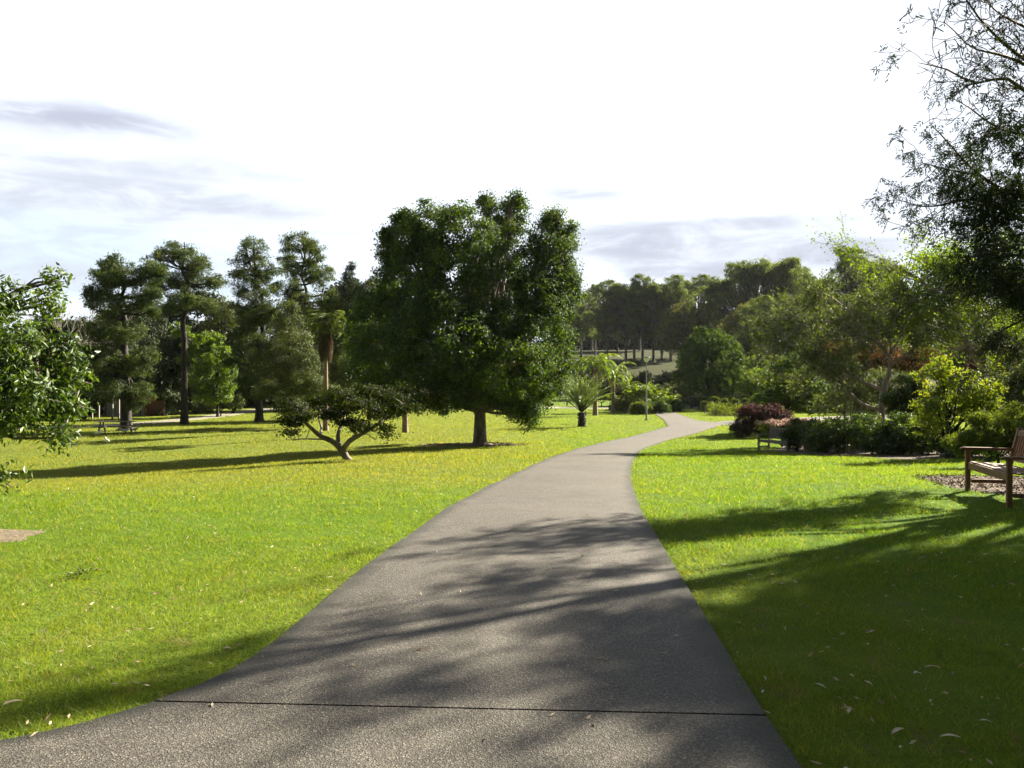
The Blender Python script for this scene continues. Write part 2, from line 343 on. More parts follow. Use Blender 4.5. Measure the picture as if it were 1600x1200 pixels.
M = dict(
 lawn=ground_mat(), blade=grass_mat(), conc=concrete_mat(), mulch=mulch_mat(), soil=mulch_mat((.11, .085, .055), (.25, .195, .135)), wood=wood_mat(), greywood=wood_mat('grey_timber', (.10, .09, .08), (.24, .22, .20)),
 fig=leafmat('fig_leaf', (.008, .018, .004), (.032, .064, .008), (.15, .20, .015), .48, .05, .5),
 pine=leafmat('pine_needle', (.014, .024, .011), (.056, .082, .022), (.16, .19, .038), .38, .03, .55),
 dark=leafmat('dark_leaf', (.009, .016, .006), (.022, .034, .010), (.060, .080, .018), .25, .04, .5),
 olive=leafmat('olive_leaf', (.026, .034, .012), (.072, .092, .026), (.19, .22, .045), .3, .05, .5),
 lime=leafmat('lime_leaf', (.04, .075, .007), (.11, .17, .012), (.22, .28, .02), .5, .04, .45),
 yellow=leafmat('yellow_green_leaf', (.06, .09, .008), (.16, .21, .016), (.32, .30, .03), .5, .06, .4),
 glossy=leafmat('glossy_leaf', (.018, .036, .008), (.045, .085, .014), (.15, .20, .03), .42, .055, .40),
 hedge=leafmat('hedge_leaf', (.014, .028, .005), (.046, .078, .010), (.18, .23, .022), .48, .07, .34),
 grey=leafmat('grey_green_leaf', (.026, .040, .014), (.066, .090, .028), (.17, .20, .055), .42, .07, .45),
 euc=leafmat('eucalypt_leaf', (.036, .052, .020), (.11, .15, .042), (.31, .36, .08), .42, .06, .45),
 small=leafmat('small_tree_leaf', (.007, .012, .003), (.018, .028, .005), (.062, .075, .012), .35, .02, .55),
 dome=leafmat('clipped_leaf', (.012, .028, .005), (.038, .075, .008), (.19, .26, .018), .42, .04, .5),
 brown=leafmat('bronze_leaf', (.040, .044, .018), (.10, .105, .036), (.21, .20, .06), .35, .05, .5),
 red=leafmat('purple_leaf', (.014, .006, .006), (.040, .014, .014), (.11, .034, .030), .3, .06, .45, (1.5, .7, .6)),
 rust=leafmat('rust_leaf', (.030, .024, .014), (.075, .055, .030), (.18, .12, .03), .4, .04, .5, (1.4, .8, .5)),
 pink=leafmat('pink_petal', (.30, .20, .17), (.46, .34, .30), (.66, .54, .48), .4, .03, .5, (1.1, 1, 1)),
 over=leafmat('feathery_leaf', (.008, .012, .007), (.018, .028, .012), (.035, .05, .018), .28, .05, .4),
 palm=leafmat('palm_leaf', (.05, .09, .012), (.14, .20, .018), (.30, .33, .03), .45, .08, .35),
 cycad=leafmat('date_palm_leaf', (.05, .075, .03), (.115, .155, .05), (.21, .24, .08), .4, .08, .35),
 deadfrond=leafmat('dead_frond', (.05, .038, .026), (.10, .075, .052), (.20, .155, .11), .3, .02, .6, (1.1, 1, .8)),
 fern=leafmat('fern_leaf', (.040, .056, .012), (.095, .125, .022), (.20, .24, .04), .45, .03, .5),
 orange=leafmat('orange_flower', (.5, .12, .01), (.75, .32, .02), (.85, .65, .10), .3, .02, .5, (1.1, 1, .8)),
 bark=barkmat('grey_bark', (.075, .060, .048), (.22, .185, .15)), darkbark=barkmat('dark_bark', (.007, .006, .005), (.022, .018, .015)),
 palebark=barkmat('pale_bark', (.14, .12, .10), (.34, .31, .27), 4, .2), palmbark=barkmat('palm_bark', (.12, .08, .055), (.30, .21, .15), 9, .6),
 ebark=barkmat('eucalypt_bark', (.055, .045, .04), (.16, .14, .12)), obark=barkmat('overhead_bark', (.030, .022, .020), (.09, .065, .055)),
 metal=plain('galvanised_steel', (.26, .28, .28), .45, .6), black=plain('black_paint', (.02, .02, .022), .45), glass=plain('frosted_lamp_glass', (.75, .75, .72), .3, 0, .05),
 white=plain('white_paint', (.75, .76, .78), .4, 0, .08), winglass=plain('dark_window', (.03, .035, .04), .1), tyre=plain('tyre_rubber', (.02, .02, .02), .8),
 wall=plain('rendered_wall', (.22, .21, .21), .85), brick=plain('red_brown_panel', (.10, .030, .022), .8), tile=plain('terracotta_tile', (.42, .16, .09), .8),
 feather=plain('white_feathers', (.72, .72, .70), .8, 0, .1), beak=plain('dark_beak', (.03, .03, .03), .5), rock=barkmat('rock', (.03, .03, .03), (.10, .095, .09), 5),
 dryleaf=leafmat('dry_leaf', (.22, .15, .09), (.42, .33, .22), (.68, .60, .46), .3, .06, .5, (1.1, 1, .8)), chip=leafmat('bark_chip', (.05, .03, .02), (.15, .11, .08), (.40, .34, .28), .05, .02, .6, (1, 1, 1)),
 pale=mulch_mat((.20, .19, .17), (.30, .28, .25)), stake=plain('pale_stake', (.55, .55, .52), .7), bin=plain('dark_green_bin', (.015, .025, .03), .5),
)

# ------------------------------------------------------------------ ground and paths
def axis(pos, first, ratio, lim):
    a = [0.]; s = first
    while a[-1] < lim:
        a.append(a[-1]+s)
        if a[-1] > pos: s *= ratio
    return np.array(a)
ys = np.concatenate([np.arange(-20, 60, .5), np.arange(60, 160, 1.), np.arange(160, 320, 4.), np.geomspace(320, 3800, 30)])
xh = np.concatenate([np.arange(0, 30, .5), np.arange(30, 80, 2.), np.geomspace(80, 3000, 36)])
xs = np.concatenate([-xh[:0:-1], xh])
GX, GY = np.meshgrid(xs, ys); V = np.stack([GX, GY, T(GX, GY)], -1).reshape(-1, 3)
nx = len(xs); i = (np.arange(len(ys)-1)[:, None]*nx+np.arange(nx-1)[None]).ravel()
g = link('ground', newmesh('ground', V, np.stack([i, i+1, i+nx+1, i+nx], -1), smooth=True), M['lawn']); tag(g, kind='structure')

def resample(P, n):
    P = np.asarray(P, float); s = np.concatenate([[0], np.cumsum(np.linalg.norm(np.diff(P, axis=0), axis=1))])
    # Catmull-Rom through the points, then even spacing
    out = []
    Q = np.vstack([2*P[0]-P[1], P, 2*P[-1]-P[-2]])
    for k in range(len(P)-1):
        a, b, c, d = Q[k:k+4]; t = np.linspace(0, 1, 24, endpoint=False)[:, None]
        out.append(.5*((2*b)+(-a+c)*t+(2*a-5*b+4*c-d)*t*t+(-a+3*b-3*c+d)*t**3))
    C = np.vstack(out+[P[-1:]]); s = np.concatenate([[0], np.cumsum(np.linalg.norm(np.diff(C, axis=0), axis=1))])
    u = np.linspace(0, s[-1], n); return np.stack([np.interp(u, s, C[:, j]) for j in range(C.shape[1])], -1)
def strip(name, Lp, Rp, off=.03, across=14, kind='structure', thick=.09, mat_='conc', emat=None):
    """a slab between two plan polylines, top at terrain + off, with sides"""
    n = len(Lp); u = np.linspace(0, 1, across+1)
    P = Lp[:, None]*(1-u)[None, :, None]+Rp[:, None]*u[None, :, None]
    X, Y = P[..., 0], P[..., 1]; Z = T(X, Y)+off
    V = np.stack([X, Y, Z], -1).reshape(-1, 3); k = across+1
    i = (np.arange(n-1)[:, None]*k+np.arange(across)[None]).ravel(); Q = [np.stack([i, i+1, i+k+1, i+k], -1)]
    e = np.broadcast_to(np.minimum(u, 1-u)[None], (n, k)).ravel()*2
    low = V.copy(); low[:, 2] -= thick
    ring = np.concatenate([np.arange(k), np.arange(1, n)*k+k-1, (n-1)*k+np.arange(k-2, -1, -1), np.arange(n-2, 0, -1)*k])
    b = len(V); VV = np.vstack([V, low[ring]]); m = len(ring); j = np.arange(m); j2 = (j+1) % m
    Q.append(np.stack([ring[j2], ring[j], b+j, b+j2], -1))
    me = newmesh(name, VV, Q)
    a = me.attributes.new('edge', 'FLOAT', 'POINT'); a.data.foreach_set('value', np.concatenate([e, np.zeros(m)]).astype(np.float32))
    o = link(name, me, M[mat_]); tag(o, kind=kind); return o

# edges of the main path as read on the ground plane
eL = [(-520, 1235), (-250, 1200), (0, 1168), (125, 1140), (250, 1103), (330, 1071), (400, 1031), (470, 975), (540, 915), (620, 853), (700, 796), (760, 763), (820, 735), (880, 709), (930, 695), (985, 683), (1043, 667)]
eR = [(1500, 1700), (1340, 1320), (1245, 1198), (1187, 1112), (1140, 1035), (1100, 968), (1060, 900), (1030, 848), (1006, 808), (991, 770), (986, 742), (990, 722), (1000, 706), (1020, 697), (1050, 687), (1090, 677), (1140, 661)]
WL = np.array([ghit(*p)[:2] for p in eL]); WR = np.array([ghit(*p)[:2] for p in eR])
WL[0] = (-6.5, 2.6); WR[0] = (1.55, 1.9)
jl, jr = ghit(252, 1103)[:2], ghit(1192, 1131)[:2]
# the slab nearest the viewer, up to the joint
def cut(P, a):
    k = int(np.argmin(np.linalg.norm(P-a, axis=1))); return P[:k+1], P[k:]
WLa = resample(WL, 600); WRa = resample(WR, 600)
La, Lb = cut(WLa, jl); Ra, Rb = cut(WRa, jr)
slabL0 = np.vstack([[(-7.5, -3)], [(-7., 1.5)], La]); slabR0 = np.vstack([[(1.3, -3)], [(1.45, 1.0)], Ra])
def fit(P, n): 
    s = np.concatenate([[0], np.cumsum(np.linalg.norm(np.diff(P, axis=0), axis=1))]); u = np.linspace(0, s[-1], n)
    return np.stack([np.interp(u, s, P[:, j]) for j in range(2)], -1)
jt = unit((jr-jl)[None])[0]; perp = np.array([-jt[1], jt[0]])
A0, B0 = fit(slabL0, 60), fit(slabR0, 60); A0[-1] -= perp*.006; B0[-1] -= perp*.006
strip('footpath', A0, B0, .03, 20)
Lb2, Rb2 = Lb.copy(), Rb.copy(); Lb2[0] += perp*.006; Rb2[0] += perp*.006
strip('footpath', fit(Lb2, 220), fit(Rb2, 220), .032, 14)
# beyond the fork: towards the lamp and a branch to the right
fL = [(1044, 667), (1037, 657), (1025, 649), (1008, 641.5)]; fR = [(1141, 660.5), (1095, 658), (1068, 650), (1047, 640)]
FL = np.array([ghit(*p)[:2] for p in fL]); FR = np.array([ghit(*p)[:2] for p in fR])
FL = np.vstack([WL[-1:], FL[1:]]); FR = np.vstack([WR[-1:], FR[1:]])
strip('footpath', resample(FL, 50), resample(FR, 50), .034, 12)
b0, b1 = ghit(1141, 660.5)[:2], WR[-1]
rb = np.array([ghit(1120, 659)[:2], ghit(1200, 655)[:2], ghit(1330, 650)[:2], ghit(1500, 646)[:2]])
rf = np.array([ghit(1130, 665)[:2], ghit(1200, 661)[:2], ghit(1330, 656)[:2], ghit(1500, 652)[:2]])
strip('branch_path', resample(rf, 40), resample(rb, 40), .026, 6)
# long cross path running behind the lawn from the far left to the garden
cl = np.array([ghit(*p)[:2] for p in [(-250, 683), (-60, 675), (130, 667), (250, 659.5), (330, 651), (400, 642), (480, 638.5), (640, 637.5), (860, 637), (1010, 638), (1060, 636), (1085, 632)]])
cc = resample(cl, 140); td = unit(np.gradient(cc, axis=0)); pn = np.stack([-td[:, 1], td[:, 0]], -1)
wdt = np.interp(np.arange(140), [0, 50, 75, 100, 139], [1.2, 1.3, 4.5, 3.2, 3.2])[:, None]
strip('cross_path', cc-pn*wdt, cc+pn*wdt, .030, 4, mat_='pale')

def disc_patch(name, cx, cy, rx, ry, m, off=.012, seed=1, rz=0, kind='structure', rough=.08):
    n = 48; th = np.linspace(0, 2*math.pi, n, endpoint=False); rs = RS(seed)
    rr = 1+rough*np.sin(3*th+seed)+rough*.6*np.sin(5*th+2*seed)+rs.normal(0, rough*.15, n)
    rad = np.linspace(0, 1, 9)[1:]
    X = [cx]; Y = [cy]
    for q in rad:
        a = rx*q*rr*np.cos(th); b = ry*q*rr*np.sin(th); X += list(cx+a*math.cos(rz)-b*math.sin(rz)); Y += list(cy+a*math.sin(rz)+b*math.cos(rz))
    X = np.array(X); Y = np.array(Y); Z = T(X, Y)+off; Z[-n:] -= .03
    j = np.arange(n); j2 = (j+1) % n; fs = [np.stack([np.zeros(n, int), 1+j, 1+j2], -1)]
    q = []
    for r in range(7): q.append(np.stack([1+r*n+j, 1+(r+1)*n+j, 1+(r+1)*n+j2, 1+r*n+j2], -1))
    fs.append(np.vstack(q))
    o = link(name, newmesh(name, np.stack([X, Y, Z], -1), fs), m); tag(o, kind=kind)
    return np.stack([X[-n:], Y[-n:]], -1)
bench_c = np.array([7.45, 12.3])
poly_bench = disc_patch('mulch_bed', 9.1, 13.2, 2.45, 2.75, M['mulch'], seed=2)
_pl = ghit(95, 839)
poly_left = disc_patch('soil_bed', _pl[0]-2.0, _pl[1], 2.0, .62, M['soil'], seed=5, rough=.09)
bt = ghit(750, 695)
poly_big = disc_patch('leaf_litter_bed', bt[0]-.2, bt[1]-.1, 2.6, 1.5, M['mulch'], seed=4, rough=.15)
hb = np.array([ghit(1205, 706)[:2], ghit(1300, 714)[:2], ghit(1420, 719)[:2], ghit(1520, 717)[:2], ghit(1700, 716)[:2], (40, 22), (45, 40), (26, 46), ghit(1260, 676)[:2]])
def poly_patch(name, P, m, off=.014):
    c = P.mean(0); n = 8*len(P); Pc = fit(np.vstack([P, P[:1]]), n+1)[:-1]
    X = [c[0]]; Y = [c[1]]
    R = 30
    for q in np.linspace(0, 1, R+1)[1:]: X += list(c[0]+(Pc[:, 0]-c[0])*q); Y += list(c[1]+(Pc[:, 1]-c[1])*q)
    X = np.array(X); Y = np.array(Y); j = np.arange(n); j2 = (j+1) % n
    fs = [np.stack([np.zeros(n, int), 1+j, 1+j2], -1), np.vstack([np.stack([1+r*n+j, 1+(r+1)*n+j, 1+(r+1)*n+j2, 1+r*n+j2], -1) for r in range(R-1)])]
    o = link(name, newmesh(name, np.stack([X, Y, T(X, Y)+off], -1), fs), m); tag(o, kind='structure'); return Pc
poly_hb = poly_patch('garden_bed', hb, M['mulch'])

def inpoly(X, Y, P):
    c = np.zeros(len(X), bool); n = len(P)
    for k in range(n):
        x1, y1 = P[k]; x2, y2 = P[(k+1) % n]
        if y1 == y2: continue
        c ^= ((y1 > Y) != (y2 > Y)) & (X < (x2-x1)*(Y-y1)/(y2-y1)+x1)
    return c
path_poly = np.vstack([A0, fit(Lb2, 120), resample(FL, 20), resample(FR, 20)[::-1], fit(Rb2, 120)[::-1], B0[::-1]])
branch_poly = np.vstack([rf, rb[::-1]])

# ---- grass blades
def vnoise(X, Y, s, seed):
    rs = RS(seed); g = rs.rand(256, 256); x = X*s+500; y = Y*s+500; xi = np.floor(x).astype(int); yi = np.floor(y).astype(int); fx = x-xi; fy = y-yi
    fx = fx*fx*(3-2*fx); fy = fy*fy*(3-2*fy); f = lambda a, b: g[a % 256, b % 256]
    return (f(xi, yi)*(1-fx)+f(xi+1, yi)*fx)*(1-fy)+(f(xi, yi+1)*(1-fx)+f(xi+1, yi+1)*fx)*fy
rs = RS(11)
NB = 1350000
d = 2.6*np.exp(rs.rand(NB)*math.log(112/2.6)); X = (rs.rand(NB)*2-1)*(d*.70+1.6); Y = d
jx, jy = rs.normal(0, .032, (2, NB)); inside = inpoly(X+jx, Y+jy, path_poly) | inpoly(X+jx*2.5, Y+jy*2.5, poly_bench) | (inpoly(X+jx*5, Y+jy*5, poly_left) & (rs.rand(NB) < .93)) | inpoly(X, Y, poly_hb) | inpoly(X, Y, branch_poly) | (inpoly(X+jx*6, Y+jy*6, poly_big) & (rs.rand(NB) < .85))
pn_ = vnoise(X, Y, 2.2, 1)*.6+vnoise(X, Y, 7, 2)*.4
keep = ~inside & (rs.rand(NB) < .04+1.75*pn_**1.35)
X, Y, d, pn_ = X[keep], Y[keep], d[keep], pn_[keep]; n = len(X)
ws = np.clip(d/6., .8, 11.)
h = (.016+.024*rs.rand(n)+.022*pn_)*np.clip(.8+d/28., 1, 2.6)
near_e = vnoise(X, Y, .5, 7)
h *= .50+.6*near_e
h *= np.where(rs.rand(n) < .03, 1.7, 1.0)
onp = inpoly(X, Y, path_poly); 
th = rs.rand(n)*2*math.pi; wv = np.stack([np.cos(th), np.sin(th), np.zeros(n)], -1)
lean = rs.normal(0, .75, (n, 2)); hump = (.034*np.clip(vnoise(X, Y, 2.6, 21)-.25, 0, 1)+.030*np.clip(vnoise(X, Y, 6.5, 22)-.3, 0, 1))*(1-sstep(25, 45, Y))*~onp
B = np.stack([X, Y, T(X, Y)-.004+.026*onp+hump*sstep(0, 1, rs.rand(n)*1.6)], -1)
tip = B+np.stack([lean[:, 0]*h, lean[:, 1]*h, h*(.75+.35*rs.rand(n))], -1)
hw = (.0016*ws*(.7+.6*rs.rand(n)))[:, None]
Vg = np.stack([B-wv*hw, B+wv*hw, tip], 1).reshape(-1, 3)
go = link('grass', newmesh('grass', Vg, np.arange(n*3).reshape(n, 3), fattr=rs.rand(n)), M['blade'])
tag(go, 'short mown green grass of the sunlit lawns', 'grass', kind='stuff')

# mulch chips around the bench and big tree
def chips(name, polys, n, seed, label, size=.05, m='chip'):
    rs = RS(seed); C = []
    for P in polys:
        lo, hi = P.min(0), P.max(0); q = lo+(hi-lo)*rs.rand(n*2, 2); q = q[inpoly(q[:, 0], q[:, 1], P)][:n]; C.append(q)
    q = np.vstack(C); k = len(q); A = rs.normal(size=(k, 3)); A[:, 2] = np.abs(A[:, 2])*.35
    V, Q = leaf_quads(np.column_stack([q, T(q[:, 0], q[:, 1])+.015]), A, size*(.4+rs.rand(k)), size*.5*(.4+rs.rand(k)), rs)
    o = link(name, newmesh(name, V, Q, rs.rand(k)**1.5), M[m]); tag(o, label, 'mulch', kind='stuff')
chips('bark_mulch', [poly_bench], 5500, 3, 'coarse bark mulch and stones spread around the near bench')
chips('fallen_litter', [poly_big], 1500, 6, 'brown leaf litter under trees on the lawn', .09)

# ------------------------------------------------------------------ trees
def crown_pts(lobes, n_cl, per, cr, rs, shell=.6, flat=.75, c0=None):
    W_ = np.array([(l[3]*l[4]*l[5])**.62 for l in lobes]); W_ /= W_.sum(); idx = rs.choice(len(lobes), n_cl, p=W_)
    L = np.array(lobes)[idx]; D = unit(rs.normal(size=(n_cl, 3))); r = np.where(rs.rand(n_cl) < shell, .78+.24*rs.rand(n_cl), .85*rs.rand(n_cl)**.5)
    C = L[:, :3]+D*r[:, None]*np.maximum(L[:, 3:6]-cr*.6, L[:, 3:6]*.45)
    # each clump is a small ragged ball of leaves whose blades face roughly outwards
    n = n_cl*per; q = unit(rs.normal(size=(n, 3))+np.array([0, 0, .25])); rad = cr*np.repeat(.5+.9*rs.rand(n_cl)**1.5, per)*(.25+.9*rs.rand(n)**.65+.22*np.abs(rs.normal(size=n)))
    P = np.repeat(C, per, 0)+q*rad[:, None]*np.array([1, 1, flat])
    v = np.repeat(rs.rand(n_cl), per)*.4+rs.rand(n)*.6
    out = unit(q*.8+np.repeat(D, per, 0)*.5+rs.normal(size=(n, 3))*.38)
    return C, P, out, v
def limb_path(a, b, rs, sag=.12, n=7):
    t = np.linspace(0, 1, n)[:, None]; a = np.array(a); b = np.array(b); Ld = np.linalg.norm(b-a)
    P = a+(b-a)*t; P[:, 2] += (np.sin(t[:, 0]*math.pi)*sag*Ld); P += rs.normal(0, .03*Ld, (n, 3))*np.sin(t*math.pi); return P
def tree_meshes(base, lobes, n_cl, per, cr, leaf, seed, trunk_r, fork, sub=3, shell=.6, flat=.75, lean=(0, 0), droop=0., limb_sag=.1, flare=1.5, lead=False, kt=10, twig_r=.02, thin=.5):
    """returns trunk Acc and crown arrays, relative to base; lobes are world ellipsoids"""
    rs = RS(seed); base = np.array(base); L = [np.array(l, float) for l in lobes]
    for l in L: l[:3] -= base
    C, P, out, v = crown_pts(L, n_cl, per, cr, rs, shell, flat)
    n = len(P); A = np.cross(out, rs.normal(size=(n, 3)))+out*.25; A[:, 2] -= droop
    V, Q = leaf_quads(P, A, leaf[0]*(.6+.8*rs.rand(n)), leaf[1]*(.6+.8*rs.rand(n)), rs, .15, out)
    ac = Acc(); top = np.array([lean[0], lean[1], fork])
    hh = np.array([-.05, .02, .06, .15, .4, .7, 1.])
    tp = np.stack([top[0]*hh**1.3 if False else top[0]*np.abs(hh)**1.3*np.sign(hh), top[1]*np.abs(hh)**1.3, np.where(hh < 0, -.15, hh*fork)], -1)
    tr = trunk_r*np.array([flare*1.25, flare, 1.18, 1.02, .92, .85, .8])
    ac.tube(tp, tr, kt)
    if lead:
        hi = max(l[2]+l[5]*.35 for l in L); q = limb_path(top, np.array([np.mean([l[0] for l in L]), np.mean([l[1] for l in L]), hi]), rs, 0, 8)
        ac.tube(q, np.linspace(trunk_r*.8, .03, 8), kt-2)
    for l in L:
        st = top if not lead else np.array([top[0], top[1], max(fork*.9, min(l[2]-l[5]*.4, hi*.85))])
        if lead:
            f = (st[2]-top[2])/max(hi-top[2], .1); st[:2] = top[:2]+(q[-1][:2]-top[:2])*f
        p = limb_path(st, l[:3], rs, limb_sag if not lead else -.05)
        r0 = trunk_r*(thin if not lead else .3)
        ac.tube(p, np.linspace(r0, r0*.3, len(p)), 6)
        for _ in range(sub):
            k = rs.randint(2, 6); e = l[:3]+unit(rs.normal(size=3)+np.array([0, 0, .3]))*l[3:6]*.9
            ac.tube(limb_path(p[k], e, rs, .08, 5), np.linspace(r0*.45, twig_r, 5), 4)
    # short twigs to a part of the clumps
    nt = min(len(C), 160)
    for cidx in rs.choice(len(C), nt, replace=False):
        c = C[cidx]; l = L[int(np.argmin([np.sum(((c-m_[:3])/m_[3:6])**2) for m_ in L]))]
        ac.tube(limb_path(l[:3]*.7+c*.3, c, rs, .05, 4), [twig_r*1.4, twig_r*1.1, twig_r*.8, twig_r*.5], 3)
    return ac, V, Q, v
def lob(px, py, rx, ry, d, dy=0, dep=None):
    c = at(px, py, d); c[1] += dy; a, b = rx/F*d, ry/F*d
    return [c[0], c[1], c[2], a, dep if dep else a, b]
def sat(L, rs, k=2, f=.5):
    """ragged side shoots around each lobe of a crown"""
    out = [list(l) for l in L]
    for l in L:
        for _ in range(k):
            D = unit(rs.normal(size=3)+np.array([0, 0, .25])); q = f*rs.uniform(.6, 1.2)
            out.append([l[0]+D[0]*l[3]*.95, l[1]+D[1]*l[4]*.95, l[2]+D[2]*l[5]*.95, l[3]*q, l[4]*q, l[5]*q])
    return out
def make_tree(name, label, cat, base, lobes, n_cl, per, cr, leaf, seed, tr, fork, mat_, bark='bark', group=None, **kw):
    ac, V, Q, v = tree_meshes(base, lobes, n_cl, per, cr, leaf, seed, tr, fork, **kw)
    r = root(name, base, label, cat, group)
    ac.build('trunk', M[bark], r, smooth=True)
    link('crown', newmesh('crown', V, Q, v), M[mat_], r)
    return r

# the large dark evergreen in the middle of the lawn
D0 = bt[1]
BL = [(750, 470, 105, 110), (660, 372, 52, 55), (725, 400, 60, 70), (785, 345, 42, 42), (855, 400, 48, 62), (612, 400, 24, 36), (640, 450, 62, 75), (600, 520, 62, 80), (560, 540, 38, 70),
      (840, 500, 62, 80), (700, 540, 100, 75), (790, 560, 80, 70), (660, 600, 55, 50), (720, 608, 58, 40), (840, 590, 45, 60), (893, 455, 28, 38), (600, 610, 45, 30), (828, 645, 22, 30), (770, 430, 60, 60), (820, 620, 45, 30), (690, 630, 35, 26), (875, 550, 28, 55), (630, 345, 18, 22), (795, 632, 34, 24), (806, 318, 18, 18), (760, 318, 20, 20), (862, 348, 20, 20), (890, 370, 18, 26)]
dep = [0, -1, -2.5, .8, 0, 0, -.8, -.5, .8, -.6, -3, -2.6, -1.5, -1.2, -.8, .3, .5, .1, 2.6, 2.5, 2.2, 0, -.5, .2, .5, .5, 0, .4]
big_l = [lob(px, py, rx, ry, D0, dy, max(.8, rx/F*D0*1.05)) for (px, py, rx, ry), dy in zip(BL, dep)]
big_l = big_l+sat(big_l[3:], RS(9), 1, .42)[len(big_l)-3:]
make_tree('broadleaf_tree', 'huge dense dark evergreen with a flared pale trunk in the centre of the lawn', 'tree', bt, big_l, 2150, 115, .42, (.135, .075), 21, .34, 1.6, 'fig', 'bark', sub=4, shell=.72, limb_sag=.05, flare=1.9, kt=18, thin=.26)
# buttress roots
rt = root('surface_root', (0, 0, 0), 'x', 'x') if False else None

# pines on the left
def pine(name, label, bx, by, lobes, seed, tr, n_cl=330, per=75, cr=.32, mat_='pine', fork=None, leaf=(.20, .055), cat='pine tree', **kw):
    b = ghit(bx, by); d = b[1]; rs = RS(seed)
    Ls = [lob(px, py, rx, ry, d, rs.uniform(-1, 1)*rx/F*d*.7) for px, py, rx, ry in lobes]
    kw.setdefault('bark', 'darkbark'); Ls = sat(Ls, rs, 2, .5)
    return make_tree(name, label, cat, b, Ls, int(n_cl*1.7), per, cr, leaf, seed, tr, fork or 4.2, mat_, lead=True, sub=1, flat=.7, shell=.65, flare=1.35, **kw)
pine('pine_tree', 'tall pine with a broad airy crown, leftmost of the pines behind the lawn', 197, 673,
     [(190, 430, 38, 26), (155, 425, 26, 22), (225, 425, 28, 26), (145, 460, 22, 24), (180, 475, 40, 24), (232, 470, 26, 22), (150, 510, 26, 22), (205, 520, 38, 22), (165, 560, 34, 24), (215, 570, 34, 24), (180, 610, 40, 22), (225, 615, 24, 20)], 31, .36, 480, 60)
pine('pine_tree', 'tall pine with straight black trunk and spiky crown, second pine from the left', 288, 664,
     [(275, 395, 30, 18), (250, 412, 22, 18), (305, 418, 26, 20), (280, 435, 34, 20), (330, 440, 18, 16), (245, 445, 22, 16), (300, 470, 36, 16), (260, 480, 28, 14), (320, 480, 20, 12)], 32, .27, 300, 55, bark='darkbark', fork=6.5)
pine('pine_tree', 'tall pine with a narrow rounded top, third of the pines from the left', 405, 659,
     [(398, 390, 24, 22), (385, 415, 28, 24), (420, 420, 26, 26), (400, 450, 38, 24), (380, 480, 26, 20), (425, 485, 32, 26), (400, 520, 34, 24), (380, 555, 28, 24), (420, 560, 34, 26), (400, 600, 36, 24)], 33, .33, 440, 60)
pine('pine_tree', 'tall dark domed pine standing close behind the pale palm trunk', 470, 655,
     [(470, 385, 30, 18), (445, 400, 18, 18), (495, 395, 20, 20), (470, 420, 36, 26), (505, 435, 24, 26), (450, 455, 24, 22), (480, 480, 36, 24), (520, 480, 24, 24), (460, 520, 30, 26), (500, 530, 34, 26)], 34, .30, 420, 60)
pine('cypress_tree', 'drooping feathery conifer with reddish stems left of the pale palm trunk', 455, 668,
     [(450, 500, 26, 26), (460, 540, 38, 34), (430, 570, 30, 30), (480, 580, 34, 34), (450, 610, 36, 28), (500, 610, 30, 24), (415, 610, 24, 22)], 35, .22, 320, 60, mat_='olive', fork=2.0, cr=.35, cat='conifer')
pine('cypress_tree', 'shaggy olive conifer just right of the pale palm trunk', 525, 655,
     [(528, 540, 14, 20), (525, 570, 20, 26), (535, 595, 18, 26), (515, 610, 20, 24)], 36, .18, 170, 60, mat_='olive', fork=1.5, cr=.3, cat='conifer')
# dark companion left of the big tree
pine('broadleaf_tree', 'dark tree pressed against the left side of the huge evergreen', 577, 655,
     [(560, 470, 28, 34), (555, 520, 34, 40), (590, 540, 34, 40), (560, 580, 26, 22), (600, 480, 28, 30)], 37, .2, 330, 60, mat_='dark', fork=3.2, cr=.4, leaf=(.2, .1), cat='tree')
pine('norfolk_pine', 'thin pointed conifer tip rising above the trees left of the huge evergreen', 546, 640,
     [(546, 430, 12, 7), (547, 412, 5, 4), (546, 420, 8, 5), (546, 440, 16, 9), (548, 452, 20, 9)], 38, .2, 120, 45, mat_='dark', fork=14, cr=.3, cat='conifer')
# bright shrub-trees among the pines
def bush(name, label, cat, bx, by, lobes, seed, mat_, n_cl=160, per=60, cr=.30, leaf=(.14, .08), tr=.07, fork=.5, bark='darkbark', group=None, d=None, **kw):
    b = ghit(bx, by) if d is None else gnd(bx, d); dd = b[1]; rs = RS(seed)
    Ls = [lob(px, py, rx, ry, dd, rs.uniform(-1, 1)*rx/F*dd*.5) for px, py, rx, ry in lobes]
    Ls = sat(Ls, rs, 1, .45)
    return make_tree(name, label, cat, b, Ls, n_cl, per, cr, leaf, seed, tr, fork, mat_, bark, group, **kw)
bush('small_tree', 'sunlit lime green tree right of the second tall pine', 'tree', 340, 652, [(330, 530, 24, 14), (345, 560, 32, 22), (320, 590, 34, 24), (358, 595, 20, 26), (300, 550, 20, 18), (330, 620, 30, 16), (290, 520, 20, 14)], 41, 'lime', 330, 60, .28, (.2, .12), .14, 1.8)
bush('shrub', 'yellowish low shrub at the foot of the second tall pine', 'shrub', 345, 650, [(345, 625, 24, 12), (365, 630, 14, 14), (320, 632, 18, 10)], 42, 'olive', 90, 55, .3, (.2, .12), d=80)

